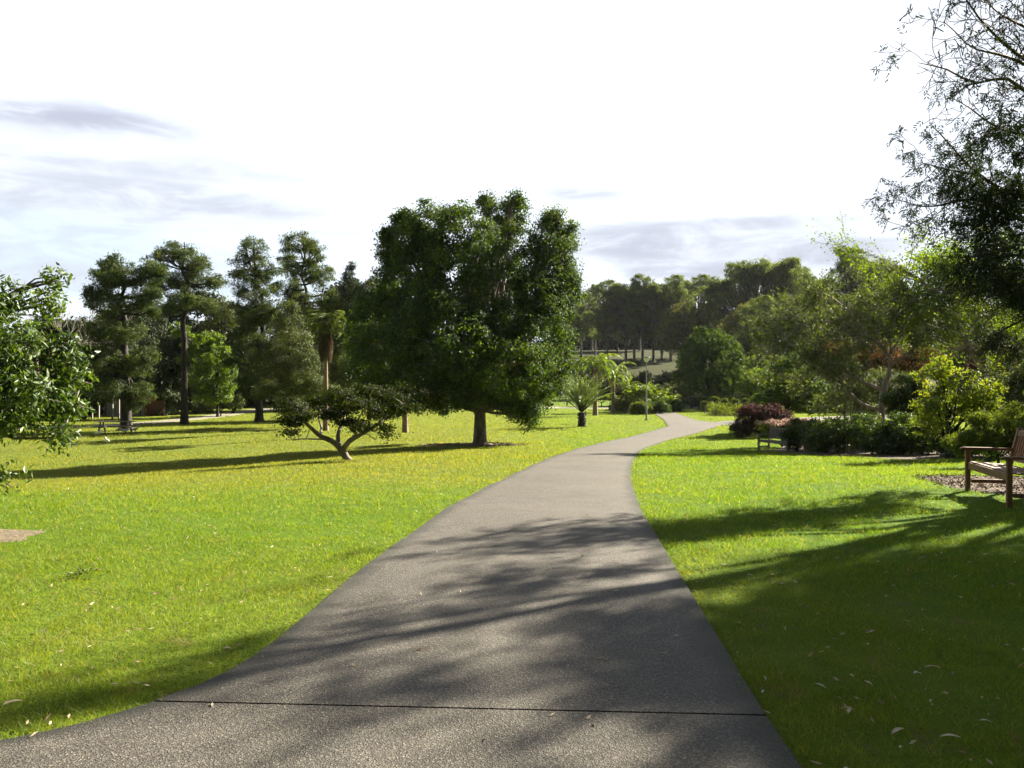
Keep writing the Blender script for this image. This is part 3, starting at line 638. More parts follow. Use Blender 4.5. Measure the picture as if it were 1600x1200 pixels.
# low spreading tree with forked trunk
b = ghit(541, 719); dS = b[1]
def pts(lst, d, b): return [at(px, py, d+dy)-b for px, py, dy in lst]
ac = Acc(); rs = RS(51)
ac.tube(pts([(546, 722, 0), (541, 716, 0), (537, 706, 0), (531, 700, 0)], dS, b), [.16, .13, .115, .105], 10)
limbs = [([(532, 701, 0), (520, 690, 0), (500, 681, -.1), (485, 668, -.3), (470, 655, -.6), (452, 648, -.8)], .10),
         ([(524, 694, 0), (510, 687, .3), (490, 686, .4), (470, 686, .5), (457, 688, .5)], .045),
         ([(531, 700, 0), (528, 685, .2), (530, 672, .5), (537, 655, .8), (540, 630, 1.2)], .08),
         ([(536, 703, 0), (545, 690, -.2), (560, 681, -.4), (578, 670, -.6), (592, 662, -.4), (610, 640, 0)], .10),
         ([(560, 681, -.4), (552, 672, -.9), (560, 655, -1.4), (575, 630, -1.6)], .05),
         ([(500, 681, -.1), (502, 668, .5), (498, 650, 1.1), (505, 625, 1.4)], .05),
         ([(467, 686, .5), (465, 676, .4), (469, 668, .3)], .02), ([(478, 686, .4), (483, 674, .5), (482, 664, .4)], .02)]
for p, r in limbs:
    q = resample(np.array(pts(p, dS, b)), 12); ac.tube(q, np.linspace(r, r*.35, 12), 7)
SL_SC = 1.2
SL = [(460, 636, 24, 14, -.6), (495, 625, 30, 16, .8), (480, 648, 30, 14, -.8), (530, 620, 36, 18, 1.0), (560, 630, 38, 22, -1.2), (520, 648, 36, 14, 0), (570, 610, 34, 16, .6), (605, 622, 30, 18, .2), (622, 640, 22, 18, -.3), (590, 650, 30, 14, .8), (605, 668, 14, 16, -.4), (545, 660, 26, 10, -.2), (448, 678, 9, 9, .4), (466, 660, 16, 10, -.5), (575, 668, 14, 10, -1), (495, 692, 4, 4, .4)]
Ls = [lob(px, py, rx*SL_SC, ry*.80, dS, dy) for px, py, rx, ry, dy in SL]
for l in Ls: l[:3] = list(np.array(l[:3])-b)
C, P, out, v = crown_pts(sat(Ls, rs, 1, .7), 900, 20, .34, rs, .3, .42); A = np.cross(out, rs.normal(size=(len(P), 3)))
V, Q = leaf_quads(P, A, .10*(.6+.8*rs.rand(len(P))), .05*(.7+.6*rs.rand(len(P))), rs, .15, out)
for c in C[:200]:
    l = Ls[int(np.argmin([np.sum(((c-np.array(m_[:3])))**2) for m_ in Ls]))]; ac.tube(limb_path(np.array(l[:3])+rs.normal(0, .15, 3), c, rs, .04, 4), [.02, .015, .012, .008], 3)
r = root('spreading_tree', b, 'low wide spreading tree with a forked bare trunk in front of the huge evergreen', 'tree')
ac.build('trunk', M['bark'], r, True); link('crown', newmesh('crown', V, Q, v), M['small'], r)

# glossy leaved tree at the left edge
bl_ = np.array([-8.3, 9.6, float(T(-8.3, 9.6))]); dl = 10.2
LL = [(-20, 470, 70, 45, 0), (50, 470, 40, 28, .4), (60, 432, 14, 9, .4), (30, 540, 80, 60, -.5), (95, 550, 40, 40, 0), (-60, 560, 100, 80, 0), (50, 610, 80, 50, -.4), (105, 590, 34, 30, .1), (20, 660, 70, 35, -.3), (90, 640, 44, 30, .2), (85, 685, 18, 16, .1), (-80, 660, 90, 50, 0), (40, 745, 30, 13, -.5), (-200, 560, 160, 130, .5), (-200, 430, 100, 60, .3)]
ll = [lob(px, py, rx, ry, dl, dy) for px, py, rx, ry, dy in LL]
make_tree('magnolia_tree', 'small tree with large shiny leaves reaching into view at the left edge', 'tree', bl_, ll, 620, 34, .17, (.085, .038), 61, .14, .7, 'glossy', 'bark', sub=4, shell=.55, flat=.9, droop=.1, twig_r=.006, thin=.35)

# ---- background woods: three prototypes copied
def proto(name, mat_, kind, seed, tall=10., bark='darkbark', n_cl=260, per=90, cr=.55, leaf=(.22, .13), cat='tree', label='', group=None, base=(0, 0, 0)):
    rs = RS(seed); L = []
    if kind == 'dome':
        for k in range(11):
            a = rs.rand()*6.28; q = rs.rand()**.5; z = tall*(.42+.46*rs.rand()); wd = tall*.30*(1.15-abs(z/tall-.55)*1.3)
            L.append([math.cos(a)*q*wd, math.sin(a)*q*wd, z, tall*.15*rs.uniform(.8, 1.3), tall*.15*rs.uniform(.8, 1.3), tall*.13*rs.uniform(.8, 1.2)])
        L.append([0, 0, tall*.5, tall*.24, tall*.24, tall*.28]); fork = tall*.25
    elif kind == 'euc':
        for k in range(19):
            a = rs.rand()*6.28; q = rs.rand()**.6; z = tall*(.30+.62*rs.rand()**.8*(1.12-q*.45)); wd = tall*.26
            L.append([math.cos(a)*q*wd, math.sin(a)*q*wd, z, tall*.085*rs.uniform(.7, 1.5), tall*.085*rs.uniform(.7, 1.5), tall*.08*rs.uniform(.7, 1.4)])
        for k in range(6):
            a = k*1.05+rs.rand(); L.append([math.cos(a)*tall*.14*rs.uniform(.5, 1.3), math.sin(a)*tall*.14*rs.uniform(.5, 1.3), tall*rs.uniform(.78, .90), tall*.09, tall*.09, tall*.06])
        L = sat(L, rs, 1, .55); fork = tall*.28
    elif kind == 'low':
        for k in range(9):
            a = rs.rand()*6.28; q = rs.rand()**.5; z = tall*(.15+.6*rs.rand()); wd = tall*.5
            L.append([math.cos(a)*q*wd, math.sin(a)*q*wd, z, tall*.3, tall*.3, tall*.25])
        fork = tall*.1
    ac, V, Q, v = tree_meshes((0, 0, 0), L, n_cl, per, cr, leaf, seed, tall*.016, fork, sub=2, shell=.65, flare=1.3, kt=7, twig_r=.03)
    r = root(name, base, label, cat, group); ac.build('trunk', M[bark], r, True)
    link('crown', newmesh('crown', V, Q, v), M[mat_], r); return r

# left wood
WG = 'dark trees of the wood behind the pines'
dark_trees = [
 # px, d, height, label, proto index
 (-60, 78, 13, 'dark background tree behind the shiny leaved tree, far left of the wood', 0),
 (40, 84, 10.2, 'low dark background tree behind the top of the shiny leaved tree', 1),
 (105, 80, 10.0, 'dark background tree left of the leftmost pine', 0),
 (150, 92, 11.8, 'dark background tree showing left of the trunk of the leftmost pine', 1),
 (215, 86, 11.5, 'dark background tree filling the space behind the leftmost pine', 0),
 (250, 96, 13.0, 'dark background tree in the gap between the first and second pines', 2),
 (330, 98, 14.2, 'dark background tree right of the second pine, above the lime green tree', 2),
 (365, 88, 12.3, 'dark background tree in the gap between the second and third pines', 1),
 (430, 92, 12.5, 'dark background tree between the third pine and the domed pine', 0),
 (485, 98, 13.5, 'dark background tree behind the domed pine', 1),
 (530, 100, 15.5, 'dark background tree behind the pale palm trunk', 2),
 (575, 104, 17.0, 'dark background tree between the palm trunk and the huge evergreen', 0),
 (640, 110, 12.0, 'dark background tree behind the left half of the huge evergreen', 1),
 (800, 118, 12.0, 'dark background tree behind the right half of the huge evergreen', 2),
]
p0 = [proto('woodland_tree', 'dark', 'dome', 71), proto('woodland_tree', 'olive', 'dome', 72), proto('woodland_tree', 'dark', 'dome', 73)]
used = [False]*3; rs = RS(5)
def htop(px, py, d): return float((CAMZ-(py-600)/F*d-T((px-800)/F*d, d))/.95)
def place(protos, used, k, loc, sc, label, group, rz):
    if not used[k]:
        used[k] = True; r = protos[k]; r.location = loc; r.rotation_euler = (0, 0, rz); r.scale = (sc,)*3 if isinstance(sc, float) else sc; r['label'] = label; r['group'] = group; return r
    return dup(protos[k], loc, label, rz, sc, group)
for px, d, h_, lb, k in dark_trees:
    place(p0, used, k, gnd(px, d), (h_/10.*.95, h_/10.*.95, h_/10.), lb, WG, rs.rand()*6.28)
# undergrowth along the back edge of the left lawn
us = [proto('shrub', 'dark', 'low', 74, 2.4, n_cl=110, cr=.3, leaf=(.24, .14), cat='shrub'), proto('shrub', 'olive', 'low', 75, 2.4, n_cl=110, cr=.3, leaf=(.24, .14), cat='shrub')]
uu = [False]*2
for px, d, h_, lb, k in [(-20, 68, 2.8, 'dark shrub at the far left behind the shiny leaved tree', 0), (60, 70, 2.6, 'dark shrub left of the picnic table', 1), (120, 72, 2.3, 'dark shrub directly behind the picnic table', 0), (262, 82, 2.2, 'dark shrub between the red panel and the second pine', 0),
                         (310, 88, 3.0, 'shrub in front of the flower bed behind the second pine', 1), (520, 106, 3.5, 'dark shrub behind the foot of the pale palm trunk', 0), (600, 112, 4.2, 'dark shrub behind the right end of the low spreading tree', 0), (660, 112, 4.5, 'dark shrub behind the lower left of the huge evergreen', 1), (845, 122, 4, 'shrub showing right of the trunk of the huge evergreen', 0), (180, 95, 5.5, 'tall dark shrub behind the roofed wall', 0), (235, 100, 6.5, 'tall dark shrub in the gap right of the leftmost pine', 0), (265, 104, 6, 'tall dark shrub left of the second pine trunk', 0), (140, 90, 5.5, 'tall dark shrub left of the leftmost pine trunk', 0), (310, 110, 7, 'tall dark shrub right of the second pine trunk', 0), (100, 84, 4.5, 'tall shrub behind the lower right of the shiny leaved tree', 0), (425, 112, 6, 'tall dark shrub between the third pine and the drooping conifer', 0), (550, 116, 6, 'tall dark shrub behind the white car', 0), (700, 124, 6, 'tall dark shrub behind the trunk of the huge evergreen', 0), (390, 118, 6, 'tall dark shrub behind the orange flower bed', 1), (460, 122, 6, 'tall dark shrub behind the white van', 0)]:
    place(us, uu, k, gnd(px, d), float(h_/2.4*1.35), lb, 'shrubs at the edge of the left wood', rs.rand()*6.28)

# bare grey tree at the far left
def grow(ac, lp, p, dr, L, r, lvl, rs, spread=.75, wig=.12, up=.05, ratio=.62, kids=(3, 5), minr=.004, k0=5):
    n = 6; P = [np.array(p)]; D = np.array(dr, float); D /= np.linalg.norm(D)
    for _ in range(n-1):
        D = D+rs.normal(0, wig, 3)+np.array([0, 0, up]); D /= np.linalg.norm(D); P.append(P[-1]+D*L/(n-1))
    P = np.array(P); R = np.linspace(r, max(r*.35, minr), n); ac.tube(P, R, 3 if lvl == 0 else k0)
    if lvl == 0:
        for k in range(1, n): lp.append((P[k], P[k]-P[k-1]))
        return
    for c in range(rs.randint(kids[0], kids[1]+1)):
        t = rs.uniform(.25, 1.0); k = min(n-2, int(t*(n-1))); q = P[k]+(P[k+1]-P[k])*(t*(n-1)-k); dd = P[k+1]-P[k]; dd = dd/np.linalg.norm(dd)
        nd = dd+rs.normal(0, spread, 3)*.8; grow(ac, lp, q, nd, L*ratio*rs.uniform(.7, 1.15), max(minr, R[k]*.55), lvl-1, rs, spread, wig, up, ratio, kids, minr, k0)
b = gnd(98, 66); r = root('bare_tree', b, 'leafless grey tree with fine upright twigs beside the leftmost pine', 'tree'); ac = Acc(); lp = []; rs = RS(81)
for dx in (-1.2, 0, 1.1): grow(ac, lp, (dx*.2, 0, 0), (dx*.22, .1*dx, 1), 6.5, .13, 3, rs, .5, .06, .1, .55, (4, 6), .014)
ac.build('trunk', M['palebark'], r, True)

# orange flower bed and pale objects beyond the cross path
fb = ghit(395, 628)
q = np.array([[fb[0]+rs.uniform(-9, 6), fb[1]+rs.uniform(0, 2.5)] for _ in range(5200)])
V, Q = leaf_quads(np.column_stack([q, T(q[:, 0], q[:, 1])+rs.rand(len(q))*.6]), rs.normal(size=(len(q), 3)), .16, .11, rs)
o = link('flower_bed', newmesh('flower_bed', V, Q, rs.rand(len(q))), M['orange']); tag(o, 'strip of orange and yellow flowers beyond the pale cross path', 'flowers', kind='stuff')

# hillside eucalypts, right of the huge evergreen
EG = 'eucalypts in a row on the sunlit hillside'
ep = [proto('eucalypt_tree', 'euc', 'euc', 91, bark='ebark', n_cl=560, per=60, cr=.27, leaf=(.13, .06)), proto('eucalypt_tree', 'euc', 'euc', 92, bark='ebark', n_cl=560, per=60, cr=.27, leaf=(.13, .06)), proto('eucalypt_tree', 'olive', 'dome', 93, bark='ebark', n_cl=500, per=60, cr=.36, leaf=(.14, .08))]
eu = [False]*3; rs = RS(17)
row = [(908, 198, 17, 'hillside tree in the row, half hidden by the right edge of the huge evergreen', 2), (930, 206, 15, 'shorter hillside tree behind the drooping palms', 2), (949, 188, 18.5, 'hillside eucalypt directly above the drooping palms, leftmost of the bare trunks', 1),
       (978, 186, 19, 'hillside eucalypt second of the bare trunks, left of the lamp post', 0), (991, 188, 18.5, 'hillside eucalypt with its trunk just left of the lamp post', 2), (1004, 187, 19.5, 'hillside eucalypt whose trunk rises behind the lamp head', 1),
       (1021, 187, 19, 'hillside eucalypt with its trunk just right of the lamp head', 0), (1034, 190, 18, 'hillside eucalypt between the lamp head and the bronze tree', 2), (1048, 189, 19.5, 'hillside eucalypt rising above the bronze tree', 1), (1062, 205, 20, 'tall hillside eucalypt behind the bronze tree', 0),
       (965, 235, 19, 'farther hillside eucalypt seen through the row, on the left', 2), (1000, 240, 20, 'farther hillside eucalypt seen through the middle of the row', 0), (1035, 238, 20, 'farther hillside eucalypt seen through the right of the row', 2), (925, 240, 19, 'farther hillside tree behind the shorter one above the palms', 1),
       (1090, 200, 20, 'hillside eucalypt above the round clipped tree', 1)]
for px, d, h_, lb, k in row:
    place(ep, eu, k, gnd(px, d), float(h_/10.), lb, EG, rs.rand()*6.28)
E2 = 'tall trees on the ridge to the right'
ridge = [(1128, 175, 430, 'pale green ridge tree right of the hillside row', 0), (1158, 172, 420, 'ridge eucalypt with clumped olive foliage above the brownish tree', 1), (1182, 168, 404, 'ridge eucalypt left of the tallest, with thin tufts against the sky', 0), (1212, 165, 398, 'tallest ridge eucalypt with umbrella shaped tufts against the sky', 0), (1242, 165, 412, 'dark ridge eucalypt just right of the tallest', 1), (1270, 150, 426, 'rounded ridge tree in the dip of the skyline', 2),
         (1300, 150, 424, 'lower ridge tree in the lowest part of the skyline', 2), (1340, 150, 396, 'dark ridge eucalypt in front of the bright cloud, left of the leaning yellow green tree', 1), (1375, 155, 402, 'dark ridge eucalypt behind the left side of the leaning yellow green tree', 0), (1235, 120, 450, 'middle distance tree below the tallest ridge eucalypt', 2), (1290, 112, 455, 'middle distance tree above the white limbed tree', 2), (1340, 105, 445, 'middle distance tree behind the white limbed tree crown', 2),
         (1185, 130, 470, 'middle distance tree behind the brownish tree', 1), (1420, 110, 430, 'middle distance tree left of the leaning pale trunk', 2), (1490, 105, 425, 'middle distance tree behind the leaning pale trunk', 2), (1560, 100, 430, 'middle distance tree behind the overhanging branches', 2), (1640, 95, 430, 'middle distance tree at the right edge', 0), (1150, 135, 520, 'small dark tree behind the round clipped tree', 2), (1225, 128, 530, 'dark tree right of the round clipped tree', 2), (1290, 118, 520, 'dark tree behind the left branches of the white limbed tree', 2), (1350, 100, 510, 'dark tree directly behind the white limbed tree', 2), (1420, 88, 515, 'dark tree behind the rust coloured foliage', 2), (1500, 80, 510, 'dark tree behind the golden shrub', 2), (1580, 75, 500, 'dark tree behind the purplish twiggy shrub', 2)]
for px, d, yt, lb, k in ridge:
    place(ep, eu, k, gnd(px, d), htop(px, yt, d)/10., lb, E2, rs.rand()*6.28)
for k_, px in enumerate(range(880, 1120, 20)):
    d = 290+rs.uniform(-12, 12); place(ep, eu, 2, gnd(px, d), (3.0, 3.0, htop(px, rs.uniform(470, 490), d)/10.), 'far dark tree on the hilltop glimpsed between the trunks of the hillside row', 'far trees on the hilltop', rs.rand()*6.28)

for px in range(870, 1130, 21):
    d = 262+rs.uniform(-10, 10); place(us, uu, 0, gnd(px, d), float(rs.uniform(3.6, 4.8)), 'far dark scrub on the hilltop seen under the hillside row of eucalypts', 'scrub on the hilltop', rs.rand()*6.28)
for px, d, sc_, lb in [(930, 132, 1.9, 'dark slope shrub above the palm cluster'), (960, 140, 1.5, 'dark slope shrub below the leftmost bare trunk of the row'), (1035, 128, 2.0, 'dark slope shrub behind the lamp lantern and round clipped tree'), (1065, 135, 1.8, 'dark slope shrub touching the left side of the round clipped tree')]:
    place(us, uu, 0, gnd(px, d), sc_, lb, 'shrubs on the shaded slope', rs.rand()*6.28)
# bronze trees and the round clipped tree
bush('bronze_tree', 'bronze green bushy tree in front of the hillside row', 'tree', 1075, 570, [(1080, 490, 34, 24), (1060, 505, 28, 24), (1095, 515, 26, 26), (1045, 530, 24, 28), (1080, 540, 36, 30)], 101, 'brown', 420, 45, .5, (.34, .18), .22, 2.5, d=158, shell=.65)
bush('bronze_tree', 'brownish grey rounded tree above the right shoulder of the round clipped tree', 'tree', 1172, 570, [(1170, 495, 30, 22), (1150, 515, 26, 26), (1195, 515, 22, 24), (1175, 540, 34, 28)], 102, 'brown', 380, 45, .5, (.34, .18), .22, 2.5, d=140, shell=.65)
bush('round_tree', 'dense round clipped green tree beyond the rose bed', 'tree', 1112, 632, [(1112, 562, 50, 42), (1112, 580, 55, 40), (1088, 555, 30, 30), (1138, 560, 28, 34), (1110, 535, 36, 22), (1080, 590, 26, 26), (1145, 590, 24, 28)], 103, 'dome', 2100, 55, .19, (.15, .09), .2, 1.0, d=100, shell=.85, flat=1.0)

# feature trees on the right -----------------------------------------------------------
def branchy(name, label, b, d, limbs, seed, bark, leaf_m, leafspec, lvl=2, kids=(3, 5), clen=.28, up=.03, spread=.7, trunk=None, per=5, lspread=.1, k0=5, minr=.006, extra=None, droop=.2, ratio=.62, cat='tree', wig=.14, keep=None, taper=.3):
    rs = RS(seed); ac = Acc(); lp = []
    if trunk:
        q = resample(np.array([at(px, py, d+dy)-b for px, py, dy, _ in trunk]), 14); ac.tube(q, np.interp(np.linspace(0, 1, 14), np.linspace(0, 1, len(trunk)), [t[3] for t in trunk]), 10)
    for P, r in limbs:
        q = resample(np.array([at(px, py, d+dy)-b for px, py, dy in P]), 14); ac.tube(q, np.linspace(r, max(r*taper, minr), 14), 6)
        Ld = np.linalg.norm(np.diff(q, axis=0), axis=1).sum(); nk = max(4, int(Ld*3.2))
        for _ in range(nk):
            t = rs.uniform(.22, 1)*12.99; k = int(t); D = q[k+1]-q[k]; D /= np.linalg.norm(D)
            grow(ac, lp, q[k]+(q[k+1]-q[k])*(t-k), D+rs.normal(0, spread, 3), Ld*clen*rs.uniform(.6, 1.2), max(minr, r*.4*(1-t/16)), lvl-1, rs, spread, wig, up, ratio, kids, minr, k0)
    r_ = root(name, b, label, cat); ac.build('trunk', M[bark], r_, True)
    if keep: lp = [q for q in lp if rs.rand() < keep(q[0]+b)]
    P = np.array([a for a, _ in lp]); Dv = unit(np.array([c for _, c in lp])); n = len(P)
    P = np.repeat(P, per, 0)+rs.normal(0, lspread, (n*per, 3)); A = np.repeat(Dv, per, 0)*.6+rs.normal(size=(n*per, 3))*.8; A[:, 2] -= droop
    v = np.repeat(rs.rand(n), per)*.4+rs.rand(n*per)*.6
    if leafspec is None:
        V, Q = pinnate(P, A, rs); v = rs.rand(len(Q))
    else: V, Q = leaf_quads(P, A, leafspec[0]*(.6+.8*rs.rand(n*per)), leafspec[1]*(.7+.6*rs.rand(n*per)), rs)
    if extra is not None:
        V2, Q2, v2 = extra(rs, b); Q = np.vstack([Q, Q2+len(V)]); V = np.vstack([V, V2]); v = np.concatenate([v, v2])
    link('crown', newmesh('crown', V, Q, v), M[leaf_m], r_)
    return r_, lp
# white limbed spreading tree behind the hedge
dw = 37.; bw = gnd(1378, dw)
branchy('spreading_tree', 'spreading tree with curving sunlit limbs behind the dark hedge', bw, dw,
  [([(1380, 610, 0), (1365, 603, -.2), (1345, 596, -.4), (1325, 583, -.6), (1308, 574, -.8), (1270, 560, -1)], .09),
   ([(1384, 600, 0), (1390, 580, 0), (1388, 555, .1), (1370, 535, .2), (1345, 517, .4), (1310, 500, .5), (1270, 480, .8)], .10),
   ([(1388, 560, .1), (1392, 545, .6), (1385, 520, 1.2), (1372, 490, 1.6), (1360, 460, 2)], .06),
   ([(1377, 641, 0), (1350, 632, -.3), (1330, 616, -.5), (1322, 603, -.6), (1300, 590, -.9), (1275, 572, -1.2), (1250, 560, -1.4)], .07),
   ([(1390, 575, 0), (1405, 560, -.5), (1425, 545, -1), (1445, 520, -1.2)], .06), ([(1345, 517, .4), (1330, 490, 0), (1300, 465, -.4), (1280, 455, -.6)], .05),
   ([(1325, 583, -.6), (1290, 575, .4), (1250, 590, 1), (1215, 585, 1.2)], .05), ([(1308, 500, .5), (1270, 505, -.8), (1230, 520, -1.2), (1200, 545, -1)], .045), ([(1392, 550, 0), (1410, 520, 1), (1420, 480, 1.6), (1410, 440, 2)], .06),
   ([(1370, 535, .2), (1340, 530, 1.5), (1300, 530, 2.2), (1260, 530, 2.6)], .05)], 111, 'palebark', 'grey', (.14, .07), 2, (3, 5), .30, .02, .7,
   [(1376, 662, 0, .19), (1377, 640, 0, .155), (1380, 615, 0, .15), (1386, 590, 0, .12)], 6, .13, minr=.010)
# leaning yellow-green tree
dn = 40.; bn = gnd(1600, dn)
branchy('leaning_tree', 'large yellow green tree with a long leaning pale trunk behind the near bench', bn, dn,
  [([(1595, 660, 0), (1560, 610, 0), (1525, 560, 0), (1500, 515, 0), (1470, 475, 0), (1440, 440, 0), (1400, 415, 0)], .22),
   ([(1525, 560, 0), (1528, 520, .5), (1520, 480, 1), (1535, 440, 1.4), (1520, 400, 1.8)], .14), ([(1500, 515, 0), (1490, 480, -.8), (1485, 450, -1.2), (1470, 410, -1.8)], .10),
   ([(1480, 490, 0), (1450, 480, .6), (1420, 460, 1.2), (1385, 440, 1.8)], .08), ([(1520, 545, 0), (1480, 540, -.6), (1450, 520, -1.2), (1420, 500, -1.6)], .07),
   ([(1528, 520, .5), (1560, 480, 0), (1590, 450, -.4), (1620, 420, -.8)], .10), ([(1520, 480, 1), (1490, 440, 1), (1450, 410, 1), (1420, 395, 1.4)], .07), ([(1535, 440, 1.4), (1560, 410, 1), (1580, 380, .6)], .07),
   ([(1590, 640, 0), (1620, 580, .5), (1650, 520, 1), (1640, 460, 1.5)], .16)], 112, 'palebark', 'lime', (.15, .08), 2, (4, 6), .28, .04, .75,
   [(1612, 700, 0, .34), (1600, 670, 0, .30), (1590, 650, 0, .26)], 7, .18, minr=.012)
bush('background_shrub', 'tall grey green shrub behind the curved limbs of the spreading tree', 'shrub', 1330, 640, [(1340, 610, 50, 36), (1300, 625, 40, 26), (1375, 600, 36, 30), (1400, 625, 34, 26)], 121, 'grey', 330, 60, .24, (.13, .04), d=44, fork=.6)
bush('rust_tree', 'rust and orange leaved small tree behind the curved limbs of the spreading tree', 'tree', 1320, 640, [(1305, 545, 28, 14), (1335, 550, 28, 20), (1380, 560, 30, 26), (1410, 580, 34, 24), (1440, 560, 30, 26)], 122, 'rust', 230, 40, .35, (.16, .10), .1, 2.2, d=58)
bush('purple_shrub', 'purplish brown twiggy shrub right of the leaning pale trunk', 'shrub', 1575, 660, [(1560, 560, 30, 34), (1590, 600, 26, 30), (1530, 580, 26, 26)], 123, 'red', 170, 40, .3, (.14, .08), .1, 1.6, d=46)
bush('tall_shrub', 'dark green leafy shrub between the purple bush and the spreading tree', 'shrub', 1230, 655, [(1215, 590, 34, 36), (1250, 580, 34, 40), (1235, 620, 40, 26), (1200, 625, 26, 22), (1270, 620, 30, 30)], 124, 'glossy', 360, 55, .24, (.15, .09), .1, .8, d=52)
bush('tall_shrub', 'olive shrub lit from above just right of the round clipped tree', 'shrub', 1185, 640, [(1185, 590, 28, 12), (1175, 605, 26, 18), (1205, 600, 22, 16)], 125, 'lime', 160, 50, .3, (.2, .12), .1, .8, d=85)
# yellow-green shrub left of the near bench
dy_ = 25.; bb = gnd(1490, dy_)
bush('golden_shrub', 'bright yellow green shrub with scattered golden leaves left of the near bench', 'shrub', 1480, 700, [(1460, 590, 34, 26), (1490, 605, 40, 34), (1445, 635, 30, 30), (1520, 620, 34, 30), (1490, 645, 40, 26), (1545, 640, 26, 24), (1450, 665, 34, 20)], 126, 'yellow', 330, 26, .16, (.085, .06), .07, .5, d=dy_, shell=.6, twig_r=.010, sub=6)
bush('fern_bush', 'soft fine leaved green bush behind the near bench', 'shrub', 1560, 700, [(1545, 685, 40, 32), (1590, 668, 44, 46), (1640, 660, 50, 50), (1505, 695, 30, 20)], 127, 'fern', 380, 60, .13, (.10, .025), .04, .2, d=20, twig_r=.006)
bush('tall_shrub', 'tall grey green shrub at the right edge behind the fern like bush', 'shrub', 1590, 0, [(1580, 610, 44, 34), (1620, 590, 44, 44), (1560, 640, 40, 26), (1640, 630, 50, 40)], 128, 'grey', 420, 50, .2, (.10, .05), .06, .6, d=27)
bush('tall_shrub', 'twiggy mid green shrub between the spreading tree trunk and the golden shrub', 'shrub', 1420, 0, [(1415, 640, 28, 22), (1430, 615, 26, 24), (1400, 620, 20, 20)], 129, 'glossy', 240, 50, .18, (.10, .055), .05, .5, d=33)
# hedge shrubs (glossy, dark) along the bed
HG = 'dark glossy shrubs of the hedge'
for (px, d, lo, lb, sd) in [(1245, 32.5, [(1258, 684, 30, 22), (1275, 676, 36, 22), (1240, 676, 18, 12), (1280, 692, 30, 18)], 'sunlit glossy shrub of the hedge standing against the far bench', 131),
                         (1310, 30, [(1295, 676, 40, 26), (1335, 672, 40, 28), (1310, 694, 50, 18)], 'dark glossy hedge shrub second from the far bench', 132),
                         (1375, 28.5, [(1360, 676, 40, 30), (1400, 670, 38, 28), (1380, 695, 52, 18)], 'dark glossy hedge shrub in front of the spreading tree trunk', 133),
                         (1440, 27.5, [(1425, 676, 42, 28), (1465, 678, 40, 28), (1445, 696, 52, 18)], 'dark glossy hedge shrub below the golden shrub', 134),
                         (1500, 25.5, [(1490, 690, 34, 22), (1520, 695, 26, 18)], 'dark sparse hedge shrub nearest the near bench', 135)]:
    bush('hedge_shrub', lb, 'shrub', px, 0, lo, sd, 'hedge', 300, 40, .12, (.085, .05), .05, .2, d=d, group=HG, shell=.7, flat=.9, twig_r=.008)
bush('flowering_shrub', 'low shrub topped with pale pink flowers behind the far bench', 'shrub', 1222, 0, [(1215, 668, 32, 10), (1245, 664, 24, 9), (1200, 676, 20, 10)], 141, 'fern', 150, 40, .12, (.10, .06), .04, .3, d=36.5)
rs = RS(142); lo = [lob(1212, 661, 30, 5, 36.3), lob(1245, 657, 24, 4, 36.5)]; C, P, out, v = crown_pts(lo, 110, 22, .08, rs)
fl = [o for o in bpy.data.objects if o.name.startswith('flowering_shrub')][0]; P = P-np.array(fl.location)
V, Q = leaf_quads(P, rs.normal(size=P.shape), .07, .05, rs); link('blossom', newmesh('blossom', V, Q, v), M['pink'], fl)
# purple-red domed bush by the path
rs = RS(151); bp_ = ghit(1185, 683); dp = bp_[1]
bush('purple_bush', 'dark purple red domed bush beside the fork of the path', 'shrub', 1185, 683, [(1185, 660, 36, 22), (1160, 668, 20, 14), (1205, 655, 24, 20), (1180, 645, 28, 14), (1222, 664, 18, 18), (1158, 672, 20, 14), (1200, 645, 22, 14)], 151, 'red', 620, 50, .14, (.12, .03), .05, .2, shell=.8, flat=1.0)
bush('dark_hedge', 'very dark clipped low hedge at the near end of the rose bed', 'hedge', 1075, 638, [(1078, 629, 22, 9), (1062, 632, 12, 7), (1098, 630, 14, 8)], 152, 'dark', 220, 50, .2, (.16, .1), .05, .2, shell=.85)

# roses: standard roses with pale stakes and a low rose bed
def rose(loc, label):
    r = root('standard_rose', loc, label, 'rose', 'standard roses in two rows in the rose bed'); ac = Acc(); rs = RS(161); ac.tube([(0, 0, 0), (.03, 0, .5), (0, 0, 1.0)], [.03, .025, .02], 5)
    for k in range(5): ac.tube(limb_path((0, 0, .95), rs.normal(0, .28, 3)+np.array([0, 0, 1.35]), rs, .05, 4), [.015, .012, .01, .006], 3)
    ac.build('stem', M['darkbark'], r); ac = Acc(); ac.box((.07, 0, .6), (.05, .05, 1.2)); ac.build('stake', M['stake'], r)
    C, P, out, v = crown_pts([[0, 0, 1.35, .36, .36, .26]], 34, 26, .12, rs, .6); V, Q = leaf_quads(P, rs.normal(size=P.shape), .12, .08, rs)
    link('crown', newmesh('crown', V, Q, v), M['fern'], r); return r
names = ['first', 'second', 'third', 'fourth', 'fifth', 'sixth', 'seventh', 'eighth']
r0 = None
for j, (y0, nm) in enumerate([(632, 'back'), (636, 'middle')]):
    for k in range(8):
        px = 1094+k*16+j*7; loc = gnd(px, (98, 86)[j]+rs.uniform(-1.5, 1.5)); lb = f'standard rose on a pale stake, {names[k]} from left in the {("back", "front")[j]} rose row'
        if r0 is None: r0 = rose(loc, lb)
        else: dup(r0, loc, lb, rs.rand()*6.28, rs.uniform(.85, 1.15))
rb_poly = np.array([ghit(1090, 637.5)[:2], ghit(1124, 651)[:2], ghit(1240, 649)[:2], ghit(1250, 637)[:2], (30, 100), ghit(1092, 633.5)[:2]])
